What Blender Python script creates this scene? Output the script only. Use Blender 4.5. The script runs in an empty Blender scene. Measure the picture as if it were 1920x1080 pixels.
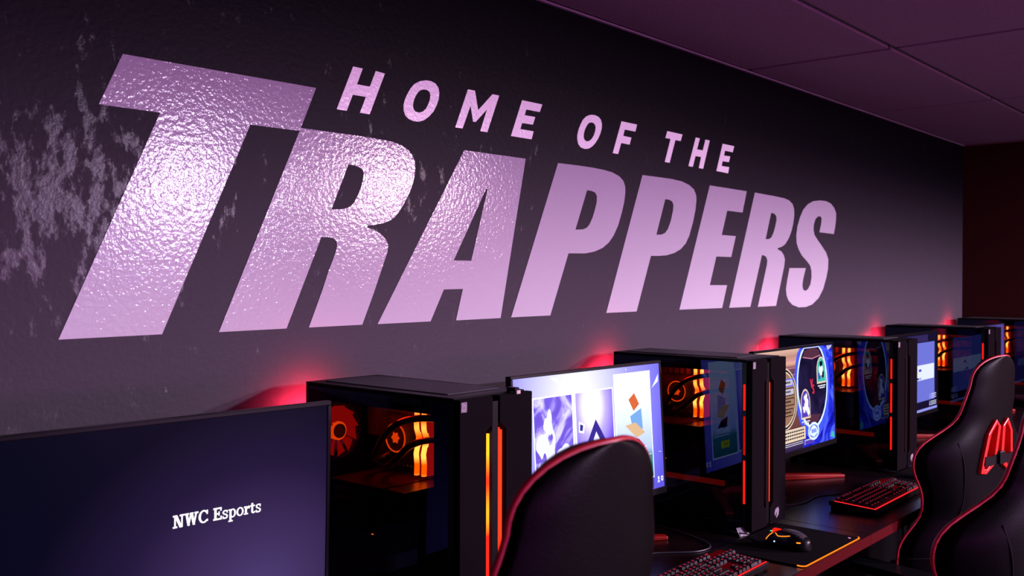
import bpy, math, random
from math import sin, cos, pi, radians, sqrt
from mathutils import Vector, Matrix, geometry

random.seed(7)
SC = bpy.context.scene
COL = SC.collection

# ------------------------------------------------------------------ camera
FPX, YAW, PITCH, ROLL = 1819.54, 0.7134303, -0.0105787, 0.0021102
CAM = Vector((0, 0, 1.43))
f_ = Vector((cos(YAW) * cos(PITCH), sin(YAW) * cos(PITCH), sin(PITCH)))
r_ = Vector((sin(YAW), -cos(YAW), 0))
u_ = r_.cross(f_)
r2, u2 = r_ * cos(ROLL) + u_ * sin(ROLL), -r_ * sin(ROLL) + u_ * cos(ROLL)
cam_data = bpy.data.cameras.new('camera')
cam = bpy.data.objects.new('camera', cam_data)
COL.objects.link(cam)
cam.matrix_world = Matrix(((r2.x, u2.x, -f_.x, CAM.x), (r2.y, u2.y, -f_.y, CAM.y), (r2.z, u2.z, -f_.z, CAM.z), (0, 0, 0, 1)))
cam_data.sensor_width = 36
cam_data.lens = FPX / 1920 * 36
cam_data.clip_start = 0.05
cam_data.dof.use_dof = True
cam_data.dof.focus_distance = 2.3
cam_data.dof.aperture_fstop = 7.1
SC.camera = cam

# ------------------------------------------------------------------ world, exposure
SC.view_settings.view_transform = 'Standard'
SC.view_settings.look = 'None'
SC.view_settings.gamma = 1
SC.view_settings.exposure = 0.0
SC.view_settings.use_curve_mapping = False
w = bpy.data.worlds.new('world')
SC.world = w
w.use_nodes = True
w.node_tree.nodes['Background'].inputs[0].default_value = (0.4, 0.15, 0.5, 1)
w.node_tree.nodes['Background'].inputs[1].default_value = 0.004

def area_light(name, loc, target, sx, sy, power, color, spread=180):
    L = bpy.data.lights.new(name, 'AREA')
    L.shape = 'RECTANGLE'; L.size = sx; L.size_y = sy
    L.energy = power; L.color = color; L.spread = radians(spread)
    o = bpy.data.objects.new(name, L); COL.objects.link(o)
    o.location = loc
    d = (Vector(target) - Vector(loc)).normalized()
    o.rotation_euler = d.to_track_quat('-Z', 'Y').to_euler()
    return o

CEIL = 2.198
LAMPS = [((4.05, -3.55), 1380, (0.86, 0.65, 1.0)), ((5.15, -2.35), 800, (1.0, 0.66, 0.86))]
for (lx, ly), pw, colr in LAMPS:
    area_light('ceiling_lamp_light', (lx, ly, CEIL - 0.03), (lx, ly, 0), 0.42, 0.34, pw, colr)
# added magenta fill lights standing in for bounce on ceiling and wall, no fixture
area_light('magenta_fill', (1.2, -2.6, 0.9), (1.9, -0.2, 2.2), 3.2, 0.4, 50, (0.90, 0.15, 0.90))
area_light('magenta_fill', (4.4, -3.0, 0.9), (4.6, -0.6, 2.2), 2.0, 0.4, 10, (1.0, 0.16, 0.40))

# ------------------------------------------------------------------ materials
MATS = {}
def principled(name, base=(0.5, 0.5, 0.5), rough=0.5, metal=0.0, spec=0.5, emis=None, estr=0.0, coat=0.0):
    if name in MATS: return MATS[name]
    m = bpy.data.materials.new(name); m.use_nodes = True
    b = m.node_tree.nodes['Principled BSDF']
    b.inputs['Base Color'].default_value = (*base, 1)
    b.inputs['Roughness'].default_value = rough
    b.inputs['Metallic'].default_value = metal
    b.inputs['Specular IOR Level'].default_value = spec
    b.inputs['Coat Weight'].default_value = coat
    if emis:
        b.inputs['Emission Color'].default_value = (*emis, 1)
        b.inputs['Emission Strength'].default_value = estr
    MATS[name] = m
    return m

def nodes(m):
    nt = m.node_tree
    return nt, nt.nodes, nt.links, nt.nodes.get('Principled BSDF')

def add_bump(m, scale, strength, dist=0.001, detail=2.0, coords='Object', stretch=(1, 1, 1)):
    nt, N, L, b = nodes(m)
    tc = N.new('ShaderNodeTexCoord'); mp = N.new('ShaderNodeMapping')
    mp.inputs['Scale'].default_value = stretch
    nz = N.new('ShaderNodeTexNoise'); nz.inputs['Scale'].default_value = scale; nz.inputs['Detail'].default_value = detail
    bp = N.new('ShaderNodeBump'); bp.inputs['Strength'].default_value = strength; bp.inputs['Distance'].default_value = dist
    L.new(tc.outputs[coords], mp.inputs[0]); L.new(mp.outputs[0], nz.inputs['Vector'])
    L.new(nz.outputs['Fac'], bp.inputs['Height']); L.new(bp.outputs[0], b.inputs['Normal'])
    return nz

def vary(m, scale, c0, c1, coords='Object'):
    nt, N, L, b = nodes(m)
    tc = N.new('ShaderNodeTexCoord'); nz = N.new('ShaderNodeTexNoise')
    nz.inputs['Scale'].default_value = scale; nz.inputs['Detail'].default_value = 4
    cr = N.new('ShaderNodeValToRGB')
    cr.color_ramp.elements[0].position = 0.35; cr.color_ramp.elements[1].position = 0.65
    cr.color_ramp.elements[0].color = (*c0, 1); cr.color_ramp.elements[1].color = (*c1, 1)
    L.new(tc.outputs[coords], nz.inputs['Vector']); L.new(nz.outputs['Fac'], cr.inputs[0]); L.new(cr.outputs[0], b.inputs['Base Color'])

def emission(name, col, strength):
    if name in MATS: return MATS[name]
    m = bpy.data.materials.new(name); m.use_nodes = True
    nt = m.node_tree; nt.nodes.clear()
    e = nt.nodes.new('ShaderNodeEmission'); o = nt.nodes.new('ShaderNodeOutputMaterial')
    e.inputs[0].default_value = (*col, 1); e.inputs[1].default_value = strength
    nt.links.new(e.outputs[0], o.inputs[0])
    MATS[name] = m
    return m

def led_material(name, c0, c1, strength, scale):
    """an LED strip whose diodes run from c0 to c1 along its length"""
    m = emission(name, c0, strength)
    nt = m.node_tree; N = nt.nodes; L = nt.links
    e = [n for n in N if n.type == 'EMISSION'][0]
    tc = N.new('ShaderNodeTexCoord'); mp = N.new('ShaderNodeMapping'); mp.inputs['Scale'].default_value = (0, 0, scale)
    nz = N.new('ShaderNodeTexNoise'); nz.inputs['Scale'].default_value = 1; nz.inputs['Detail'].default_value = 0
    cr = N.new('ShaderNodeValToRGB')
    cr.color_ramp.elements[0].position = 0.42; cr.color_ramp.elements[1].position = 0.62
    cr.color_ramp.elements[0].color = (*c0, 1); cr.color_ramp.elements[1].color = (*c1, 1)
    L.new(tc.outputs['Object'], mp.inputs[0]); L.new(mp.outputs[0], nz.inputs['Vector'])
    L.new(nz.outputs['Fac'], cr.inputs[0]); L.new(cr.outputs[0], e.inputs[0])
    return m

# lettered wall: orange-peel texture, base colour that runs from near-black down to charcoal,
# with blotches of glossier worn film left of the title and between its letters
wall_m = principled('wall_finish', (0.020, 0.018, 0.023), 0.45, spec=0.3)
nt, N, L, b = nodes(wall_m)
tc = N.new('ShaderNodeTexCoord')
nz = N.new('ShaderNodeTexNoise'); nz.inputs['Scale'].default_value = 105; nz.inputs['Detail'].default_value = 3
bp = N.new('ShaderNodeBump'); bp.inputs['Strength'].default_value = 0.7; bp.inputs['Distance'].default_value = 0.0014
L.new(tc.outputs['Object'], nz.inputs['Vector']); L.new(nz.outputs['Fac'], bp.inputs['Height']); L.new(bp.outputs[0], b.inputs['Normal'])
mp = N.new('ShaderNodeMapping'); mp.inputs['Scale'].default_value = (1.5, 1.0, 0.75)
n2 = N.new('ShaderNodeTexNoise'); n2.inputs['Scale'].default_value = 22; n2.inputs['Detail'].default_value = 9; n2.inputs['Roughness'].default_value = 0.70
L.new(tc.outputs['Object'], mp.inputs[0]); L.new(mp.outputs[0], n2.inputs['Vector'])
def worn_spot(cx, cz, rx, rz):
    m = N.new('ShaderNodeMapping'); m.inputs['Scale'].default_value = (1 / rx, 0, 1 / rz); m.inputs['Location'].default_value = (-cx / rx, 0, -cz / rz)
    g_ = N.new('ShaderNodeTexGradient'); g_.gradient_type = 'QUADRATIC_SPHERE'
    L.new(tc.outputs['Object'], m.inputs[0]); L.new(m.outputs[0], g_.inputs[0]); return g_.outputs['Fac']
s1 = worn_spot(.78, 1.58, .50, .42); s2 = worn_spot(1.62, 1.66, .62, .26)
mxm = N.new('ShaderNodeMath'); mxm.operation = 'MULTIPLY_ADD'; mxm.inputs[1].default_value = 0.45
L.new(s2, mxm.inputs[0]); L.new(s1, mxm.inputs[2])
m3 = N.new('ShaderNodeMath'); m3.operation = 'MULTIPLY_ADD'; m3.inputs[1].default_value = 0.25; m3.inputs[2].default_value = -0.165
a3 = N.new('ShaderNodeMath'); a3.operation = 'ADD'
L.new(mxm.outputs[0], m3.inputs[0]); L.new(m3.outputs[0], a3.inputs[0]); L.new(n2.outputs['Fac'], a3.inputs[1])
cr = N.new('ShaderNodeValToRGB'); cr.color_ramp.elements[0].position = 0.47; cr.color_ramp.elements[1].position = 0.53
cr.color_ramp.elements[0].color = (0, 0, 0, 1); cr.color_ramp.elements[1].color = (1, 1, 1, 1)
L.new(a3.outputs[0], cr.inputs[0])
mr = N.new('ShaderNodeMapRange'); mr.inputs[3].default_value = 0.50; mr.inputs[4].default_value = 0.33
L.new(cr.outputs[0], mr.inputs[0]); L.new(mr.outputs[0], b.inputs['Roughness'])
ms = N.new('ShaderNodeMapRange'); ms.inputs[3].default_value = 0.07; ms.inputs[4].default_value = 0.27
L.new(cr.outputs[0], ms.inputs[0]); L.new(ms.outputs[0], b.inputs['Specular IOR Level'])
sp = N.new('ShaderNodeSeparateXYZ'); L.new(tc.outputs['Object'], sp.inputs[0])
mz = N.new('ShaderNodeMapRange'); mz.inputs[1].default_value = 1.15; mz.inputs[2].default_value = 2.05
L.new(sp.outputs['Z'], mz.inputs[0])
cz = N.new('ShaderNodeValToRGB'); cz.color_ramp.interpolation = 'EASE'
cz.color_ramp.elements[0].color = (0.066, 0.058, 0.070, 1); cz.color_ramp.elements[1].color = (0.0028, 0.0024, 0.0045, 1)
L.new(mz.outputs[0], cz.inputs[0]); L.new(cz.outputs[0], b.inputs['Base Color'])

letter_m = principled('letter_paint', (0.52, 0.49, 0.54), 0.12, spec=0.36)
slogan_m = principled('slogan_paint', (0.97, 0.93, 0.97), 0.24, spec=0.5)
for lm_ in (letter_m, slogan_m):
  nt, N, L, b = nodes(lm_)
  tc = N.new('ShaderNodeTexCoord')
  nz = N.new('ShaderNodeTexNoise'); nz.inputs['Scale'].default_value = 105; nz.inputs['Detail'].default_value = 3
  bp = N.new('ShaderNodeBump'); bp.inputs['Strength'].default_value = 0.6; bp.inputs['Distance'].default_value = 0.0013
  L.new(tc.outputs['Object'], nz.inputs['Vector']); L.new(nz.outputs['Fac'], bp.inputs['Height']); L.new(bp.outputs[0], b.inputs['Normal'])

# title base colour fades from pale at the foot to mauve at the head
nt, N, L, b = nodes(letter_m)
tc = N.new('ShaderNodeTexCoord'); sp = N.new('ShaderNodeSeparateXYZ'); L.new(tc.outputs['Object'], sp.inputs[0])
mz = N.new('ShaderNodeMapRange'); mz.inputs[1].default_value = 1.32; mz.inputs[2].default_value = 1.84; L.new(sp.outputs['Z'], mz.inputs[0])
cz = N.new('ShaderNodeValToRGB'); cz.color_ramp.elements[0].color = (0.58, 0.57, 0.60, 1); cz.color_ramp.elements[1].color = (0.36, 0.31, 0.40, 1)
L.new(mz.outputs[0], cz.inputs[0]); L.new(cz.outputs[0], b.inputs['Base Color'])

red_wall_m = principled('maroon_wall_paint', (0.018, 0.0012, 0.0014), 0.8, spec=0.1); add_bump(red_wall_m, 110, 0.3)
dark_wall_m = principled('grey_wall_paint', (0.10, 0.09, 0.11), 0.6)
floor_m = principled('carpet', (0.02, 0.018, 0.02), 0.95, spec=0.1); vary(floor_m, 60, (0.012, 0.010, 0.012), (0.03, 0.026, 0.03)); 
tile_m = principled('ceiling_tile', (0.62, 0.58, 0.6), 0.95, spec=0.05)
nt, N, L, b = nodes(tile_m)
add_bump(tile_m, 260, 0.6, 0.002); vary(tile_m, 330, (0.16, 0.11, 0.14), (0.23, 0.155, 0.20))
grid_m = principled('ceiling_grid', (0.06, 0.045, 0.06), 0.7)
slot_m = principled('ceiling_recess', (0.012, 0.01, 0.012), 0.9)
trim_m = principled('wall_angle', (0.25, 0.19, 0.24), 0.35)

black_m = principled('black_plastic', (0.003, 0.003, 0.0035), 0.34, spec=0.16); add_bump(black_m, 900, 0.15, 0.0004)
panel_m = principled('brushed_panel', (0.0036, 0.0022, 0.0033), 0.6, spec=0.02); add_bump(panel_m, 300, 0.3, 0.0006, stretch=(4, 1, 0.4))
steel_m = principled('black_steel', (0.0025, 0.0018, 0.0025), 0.45, spec=0.08); add_bump(steel_m, 700, 0.12, 0.0003)
inner_m = principled('case_interior', (0.03, 0.022, 0.022), 0.55)
board_m = principled('circuit_board', (0.05, 0.025, 0.025), 0.5); vary(board_m, 60, (0.02, 0.012, 0.012), (0.11, 0.05, 0.05))
heat_m = principled('heatsink_metal', (0.12, 0.11, 0.11), 0.35, metal=0.7)
hose_m = principled('rubber_hose', (0.012, 0.01, 0.01), 0.30, spec=0.6)
sticker_m = principled('sticker_paper', (0.62, 0.58, 0.60), 0.6); vary(sticker_m, 260, (0.10, 0.08, 0.10), (0.30, 0.26, 0.30))
emblem_m = principled('silver_emblem', (0.20, 0.18, 0.21), 0.4)
beige_m = principled('beige_plastic', (0.55, 0.48, 0.42), 0.5)
desk_m = principled('desk_laminate', (0.045, 0.016, 0.018), 0.25, spec=0.32)
vary(desk_m, 9, (0.003, 0.001, 0.0014), (0.008, 0.0025, 0.003)); add_bump(desk_m, 220, 0.25, 0.0005, stretch=(0.15, 1, 1))
edge_m = principled('desk_edge_band', (0.048, 0.0018, 0.003), 0.8, spec=0.03)
leather_m = principled('black_leather', (0.0012, 0.0008, 0.0012), 0.42, spec=0.06); add_bump(leather_m, 420, 0.35, 0.0008)
piping_m = principled('red_piping', (0.42, 0.006, 0.018), 0.45); add_bump(piping_m, 500, 0.2, 0.0004)
redpl_m = principled('red_plastic', (0.75, 0.012, 0.006), 0.35)
seam_m = principled('seam_thread', (0.008, 0.006, 0.008), 0.8, spec=0.1)
chrome_m = principled('chrome', (0.5, 0.5, 0.5), 0.2, metal=1.0)
key_m = principled('keycap', (0.010, 0.006, 0.009), 0.5)
pad_m = principled('mouse_mat_cloth', (0.003, 0.002, 0.003), 0.85, spec=0.05); add_bump(pad_m, 1500, 0.3, 0.0003)
matte_m = principled('matte_black', (0.0015, 0.0012, 0.0015), 0.9, spec=0.03)
cable_m = principled('cable_rubber', (0.02, 0.02, 0.025), 0.4)
led_red = emission('led_red', (1.0, 0.010, 0.004), 1.8)
led_red_dim = emission('led_red_dim', (1.0, 0.02, 0.01), 0.8)
led_front = led_material('led_front_orange', (1.0, 0.012, 0.006), (1.0, 0.33, 0.01), 2.6, 9.0)
led_front_red = emission('led_front_red', (1.0, 0.03, 0.008), 2.2)
led_ram = led_material('led_ram', (1.0, 0.07, 0.0), (1.0, 0.50, 0.06), 5.0, 26.0)
led_ram_side = emission('led_ram_side', (1.0, 0.012, 0.0), 0.55)
led_fan = emission('led_fan', (1.0, 0.07, 0.002), 1.6)
fan_glow = emission('fan_blade_glow', (1.0, 0.008, 0.002), 0.42)
led_orange = emission('led_orange', (1.0, 0.20, 0.01), 2.0)
led_pad = emission('led_mat_orange', (1.0, 0.15, 0.008), 2.0)
led_key = emission('led_key_red', (1.0, 0.015, 0.02), 1.7)
led_plate = emission('led_plate_red', (1.0, 0.012, 0.03), 0.07)
lip_glow = emission('shroud_lip_glow', (1.0, 0.025, 0.006), 0.12)  # red LED light falling on the shroud lip, put into its emission
led_legend = emission('led_legend', (1.0, 0.02, 0.06), 0.55)
led_green = emission('led_green', (0.05, 1.0, 0.35), 1.2)
led_blue = emission('led_blue_white', (0.45, 0.6, 1.0), 6.0)

glass_m = bpy.data.materials.new('tinted_glass'); glass_m.use_nodes = True
nt = glass_m.node_tree; nt.nodes.clear(); N = nt.nodes; L = nt.links
tr = N.new('ShaderNodeBsdfTransparent'); tr.inputs[0].default_value = (0.66, 0.60, 0.62, 1)
gl = N.new('ShaderNodeBsdfGlossy'); gl.inputs['Roughness'].default_value = 0.02; gl.inputs[0].default_value = (0.42, 0.55, 1.0, 1)
fr = N.new('ShaderNodeFresnel'); fr.inputs[0].default_value = 1.66
mx = N.new('ShaderNodeMixShader'); ou = N.new('ShaderNodeOutputMaterial')
gm = N.new('ShaderNodeNewGeometry'); iv = N.new('ShaderNodeMath'); iv.operation = 'SUBTRACT'; iv.inputs[0].default_value = 1
mu = N.new('ShaderNodeMath'); mu.operation = 'MULTIPLY'
L.new(gm.outputs['Backfacing'], iv.inputs[1]); L.new(fr.outputs[0], mu.inputs[0]); L.new(iv.outputs[0], mu.inputs[1]); L.new(mu.outputs[0], mx.inputs[0])
L.new(tr.outputs[0], mx.inputs[1]); L.new(gl.outputs[0], mx.inputs[2]); L.new(mx.outputs[0], ou.inputs[0])

# ------------------------------------------------------------------ mesh helpers
class G:
    def __init__(s): s.v = []; s.f = []; s.m = []; s.sm = []
    def add(s, verts, faces, m=0, smooth=False):
        o = len(s.v); s.v += [tuple(v) for v in verts]
        for f in faces: s.f.append([i + o for i in f]); s.m.append(m); s.sm.append(smooth)
        return s
    def box(s, x0, x1, y0, y1, z0, z1, m=0, T=None):
        v = [(x0, y0, z0), (x1, y0, z0), (x1, y1, z0), (x0, y1, z0), (x0, y0, z1), (x1, y0, z1), (x1, y1, z1), (x0, y1, z1)]
        if T: v = [T(Vector(p)) for p in v]
        return s.add(v, [(0, 3, 2, 1), (4, 5, 6, 7), (0, 1, 5, 4), (1, 2, 6, 5), (2, 3, 7, 6), (3, 0, 4, 7)], m)
    def prism(s, contours, to3d, depth, m=0, sides=True):
        """contours: list of 2-D loops (first outer, rest holes); to3d(a, b, d) -> point, d in 0..depth"""
        loops = [[Vector((p[0], p[1], 0)) for p in c] for c in contours]
        tri = geometry.tessellate_polygon(loops)
        flat = [p for c in contours for p in c]
        n = len(flat)
        v = [to3d(p[0], p[1], 0) for p in flat]
        faces = [tuple(t) for t in tri]
        if depth:
            v += [to3d(p[0], p[1], depth) for p in flat]
            faces += [tuple(reversed([i + n for i in t])) for t in tri]
            if sides:
                o = 0
                for c in contours:
                    k = len(c)
                    for i in range(k): faces.append((o + i, o + (i + 1) % k, o + (i + 1) % k + n, o + i + n))
                    o += k
        return s.add(v, faces, m)
    def loft(s, rings, m=0, caps=True, smooth=True, closed=True):
        n = len(rings[0]); v = [p for r in rings for p in r]; f = []
        for j in range(len(rings) - 1):
            for i in range(n if closed else n - 1):
                a, b2 = j * n + i, j * n + (i + 1) % n
                f.append((a, b2, b2 + n, a + n))
        s.add(v, f, m, smooth)
        if caps and closed:
            o = len(s.v) - len(v)
            s.f.append([o + i for i in reversed(range(n))]); s.m.append(m); s.sm.append(False)
            s.f.append([o + (len(rings) - 1) * n + i for i in range(n)]); s.m.append(m); s.sm.append(False)
        return s
    def tube(s, pts, r, n=10, m=0, closed=False):
        P = [Vector(p) for p in pts]; K = len(P); rings = []
        prev = None
        for i in range(K):
            a = P[(i - 1) % K] if (closed or i > 0) else P[i]
            b2 = P[(i + 1) % K] if (closed or i < K - 1) else P[i]
            t = (b2 - a).normalized()
            if prev is None:
                up = Vector((0, 0, 1)) if abs(t.z) < 0.9 else Vector((1, 0, 0))
                nrm = t.cross(up).normalized()
            else:
                nrm = (prev - t * prev.dot(t)).normalized()
            prev = nrm; bn = t.cross(nrm)
            rr = r[i] if isinstance(r, (list, tuple)) else r
            rings.append([P[i] + (nrm * cos(2 * pi * k / n) + bn * sin(2 * pi * k / n)) * rr for k in range(n)])
        if closed:
            rings.append(rings[0]); return s.loft(rings, m, caps=False)
        return s.loft(rings, m)
    def cyl(s, c, axis, r, h, n=24, m=0, r2=None, smooth=True):
        c = Vector(c); ax = Vector(axis).normalized()
        up = Vector((0, 0, 1)) if abs(ax.z) < 0.9 else Vector((1, 0, 0))
        a = ax.cross(up).normalized(); b2 = ax.cross(a); r2 = r if r2 is None else r2
        R = lambda rr, o: [c + ax * o + (a * cos(2 * pi * k / n) + b2 * sin(2 * pi * k / n)) * rr for k in range(n)]
        return s.loft([R(r, 0), R(r2, h)], m, True, smooth)
    def ball(s, c, rx, ry, rz, n=16, k=10, m=0):
        rings = []
        for j in range(k + 1):
            a = -pi / 2 + pi * j / k; a = max(min(a, pi / 2 - .05), -pi / 2 + .05)
            rings.append([(c[0] + rx * cos(a) * cos(2 * pi * i / n), c[1] + ry * cos(a) * sin(2 * pi * i / n), c[2] + rz * sin(a)) for i in range(n)])
        return s.loft(rings, m)
    def build(s, name, mats, parent=None, bevel=0.0, segs=2, loc=None, fix=True):
        me = bpy.data.meshes.new(name); me.from_pydata(s.v, [], s.f)
        mats = mats if isinstance(mats, (list, tuple)) else [mats]
        for m in mats: me.materials.append(m)
        me.polygons.foreach_set('material_index', s.m); me.polygons.foreach_set('use_smooth', s.sm)
        me.update()
        if fix:
            import bmesh
            bm = bmesh.new(); bm.from_mesh(me); bmesh.ops.recalc_face_normals(bm, faces=bm.faces); bm.to_mesh(me); bm.free()
        o = bpy.data.objects.new(name, me); COL.objects.link(o)
        if parent: o.parent = parent
        if loc: o.location = loc
        if bevel:
            bv = o.modifiers.new('bevel', 'BEVEL'); bv.width = bevel; bv.segments = segs; bv.limit_method = 'ANGLE'; bv.angle_limit = radians(40)
            bv.harden_normals = False
        return o

def smooth_path(pts, n=8, closed=False):
    """Catmull-Rom through the points"""
    P = [Vector(p) for p in pts]; K = len(P); out = []
    rng = range(K) if closed else range(K - 1)
    for i in rng:
        g = lambda j: P[j % K] if closed else P[max(0, min(K - 1, j))]
        p0, p1, p2, p3 = g(i - 1), g(i), g(i + 1), g(i + 2)
        for k in range(n):
            t = k / n
            out.append(0.5 * ((2 * p1) + (p2 - p0) * t + (2 * p0 - 5 * p1 + 4 * p2 - p3) * t * t + (3 * p1 - p0 - 3 * p2 + p3) * t ** 3))
    if not closed: out.append(P[-1])
    return out

def tag(o, label, cat, group=None):
    o['label'] = label; o['category'] = cat
    if group: o['group'] = group
    return o
def thing(name, label, cat, loc=(0, 0, 0), rotz=0.0, group=None):
    o = bpy.data.objects.new(name, None); COL.objects.link(o); o.empty_display_size = 0.1
    o.location = loc; o.rotation_euler = (0, 0, rotz)
    return tag(o, label, cat, group)
def struct(o): o['kind'] = 'structure'; return o

def text_loops(txt, size, shear=0.0):
    """built-in font outlines as a filled 2-D mesh: (verts2d, faces)"""
    cu = bpy.data.curves.new('t', 'FONT'); cu.body = txt; cu.size = size; cu.shear = shear; cu.resolution_u = 3
    ob = bpy.data.objects.new('t', cu); COL.objects.link(ob)
    dg = bpy.context.evaluated_depsgraph_get(); dg.update()
    me = bpy.data.meshes.new_from_object(ob.evaluated_get(dg))
    v = [(q.co.x, q.co.y) for q in me.vertices]; f = [tuple(p.vertices) for p in me.polygons]
    bpy.data.objects.remove(ob); bpy.data.curves.remove(cu); bpy.data.meshes.remove(me)
    return v, f
TITLE_LETTERS=[
('T',[[(0.8766,1.8367),(1.3137,1.8399),(1.2702,1.7422),(1.1476,1.7407),(0.9529,1.3218),(0.7586,1.3208),(0.9498,1.7394),(0.8315,1.7391)]]),
('R',[[(1.2729,1.7487),(1.4142,1.7495),(1.4823,1.7489),(1.5123,1.7481),(1.5398,1.7464),(1.5651,1.7412),(1.5852,1.7327),(1.5996,1.7204),(1.6064,1.7072),(1.6078,1.6924),(1.6061,1.6753),(1.6012,1.6579),(1.5926,1.6381),(1.581,1.6183),(1.5668,1.5985),(1.5541,1.5833),(1.5415,1.5711),(1.5262,1.5626),(1.5069,1.5561),(1.4825,1.5513),(1.4581,1.5482),(1.4573,1.5437),(1.4772,1.5395),(1.495,1.5325),(1.5097,1.5232),(1.5179,1.5131),(1.5218,1.5028),(1.5188,1.4883),(1.5097,1.4675),(1.4773,1.3935),(1.4434,1.3226),(1.2942,1.3219),(1.3319,1.4054),(1.3478,1.4447),(1.3624,1.475),(1.3683,1.4892),(1.3712,1.5009),(1.3689,1.5103),(1.3597,1.5165),(1.3444,1.5182),(1.3278,1.5179),(1.2361,1.3219),(1.0746,1.3209)],[(1.4028,1.6822),(1.4193,1.6821),(1.4349,1.679),(1.4446,1.6743),(1.4474,1.6664),(1.4461,1.6563),(1.4402,1.6356),(1.431,1.6169),(1.4208,1.6003),(1.4117,1.5908),(1.399,1.5847),(1.3813,1.5811),(1.3553,1.5793)]]),
('A',[[(1.7776,1.7521),(2.0183,1.7531),(1.9171,1.3235),(1.7483,1.3227),(1.7732,1.4015),(1.7053,1.4007),(1.6595,1.323),(1.4892,1.3224)],[(1.8598,1.6609),(1.8646,1.6589),(1.8038,1.473),(1.7397,1.4729)]]),
('P',[[(2.1604,1.7544),(2.2514,1.7558),(2.3287,1.7557),(2.3848,1.7539),(2.426,1.7502),(2.4637,1.7413),(2.4851,1.7294),(2.4955,1.7132),(2.4965,1.6938),(2.4906,1.6642),(2.4771,1.6294),(2.4578,1.5898),(2.4353,1.56),(2.4106,1.5377),(2.378,1.5202),(2.3379,1.5084),(2.2909,1.5018),(2.2098,1.5002),(2.1272,1.3245),(1.9595,1.3241)],[(2.2985,1.6873),(2.3212,1.6866),(2.3386,1.6831),(2.3474,1.6733),(2.3467,1.6555),(2.3373,1.6315),(2.3255,1.6076),(2.3115,1.5883),(2.2983,1.5775),(2.279,1.5717),(2.2424,1.5693)]]),
('P',[[(2.592,1.7555),(2.6902,1.7565),(2.769,1.7567),(2.8324,1.7535),(2.8789,1.7449),(2.9093,1.7325),(2.9237,1.7154),(2.9267,1.6984),(2.9203,1.6638),(2.9035,1.619),(2.8802,1.5743),(2.8571,1.5469),(2.8249,1.5269),(2.7842,1.5131),(2.7354,1.5046),(2.6919,1.5019),(2.6426,1.501),(2.5614,1.3248),(2.3972,1.3246)],[(2.7271,1.6879),(2.7517,1.6876),(2.7695,1.683),(2.7776,1.6726),(2.7751,1.6535),(2.7611,1.6174),(2.7436,1.5908),(2.7261,1.5774),(2.7044,1.5711),(2.6743,1.57)]]),
('E',[[(3.0174,1.7541),(3.2913,1.7523),(3.259,1.6717),(3.1434,1.6726),(3.1038,1.584),(3.2086,1.5834),(3.1745,1.5066),(3.0657,1.5065),(3.0203,1.4055),(3.1449,1.4049),(3.109,1.3235),(2.8178,1.3244)]]),
('R',[[(3.3557,1.7519),(3.5242,1.7488),(3.6032,1.7464),(3.6495,1.7406),(3.6826,1.7272),(3.6958,1.7073),(3.6973,1.6816),(3.6859,1.6449),(3.6686,1.6134),(3.6455,1.587),(3.6168,1.5657),(3.5883,1.5548),(3.5488,1.5478),(3.5488,1.5438),(3.5828,1.5355),(3.6035,1.5222),(3.614,1.5046),(3.6086,1.4791),(3.5379,1.3225),(3.3841,1.3217),(3.456,1.4775),(3.4612,1.4973),(3.4535,1.5105),(3.4373,1.5166),(3.4159,1.5186),(3.324,1.323),(3.1609,1.3233)],[(3.4918,1.6828),(3.5194,1.6812),(3.5362,1.6726),(3.5386,1.6587),(3.5256,1.6281),(3.5092,1.6026),(3.4929,1.5871),(3.4711,1.5805),(3.4463,1.5802)]]),
('S',[[(3.9421,1.6245),(4.0922,1.6222),(4.1056,1.6517),(4.1149,1.6855),(4.1159,1.7135),(4.0962,1.7347),(4.059,1.752),(4.0116,1.7596),(3.9455,1.7588),(3.8748,1.7507),(3.8246,1.7355),(3.7815,1.7109),(3.7514,1.679),(3.7277,1.6415),(3.7173,1.6048),(3.7201,1.5737),(3.7409,1.5457),(3.7716,1.5228),(3.8213,1.4999),(3.8529,1.4817),(3.8633,1.4605),(3.8649,1.4338),(3.8539,1.4045),(3.829,1.3844),(3.8042,1.3783),(3.7831,1.3853),(3.7768,1.4021),(3.785,1.4284),(3.8092,1.4723),(3.6562,1.4709),(3.6358,1.4232),(3.6246,1.3875),(3.6307,1.3619),(3.6484,1.3412),(3.6838,1.3236),(3.7438,1.312),(3.8112,1.3121),(3.8739,1.3215),(3.9379,1.3473),(3.9834,1.3849),(4.016,1.434),(4.033,1.4726),(4.0351,1.5112),(4.0146,1.5383),(3.9677,1.5672),(3.9217,1.593),(3.8932,1.6109),(3.8827,1.6319),(3.8849,1.6534),(3.9013,1.6783),(3.9269,1.6903),(3.953,1.6915),(3.9636,1.6839),(3.9599,1.662)]]),
]
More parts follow.
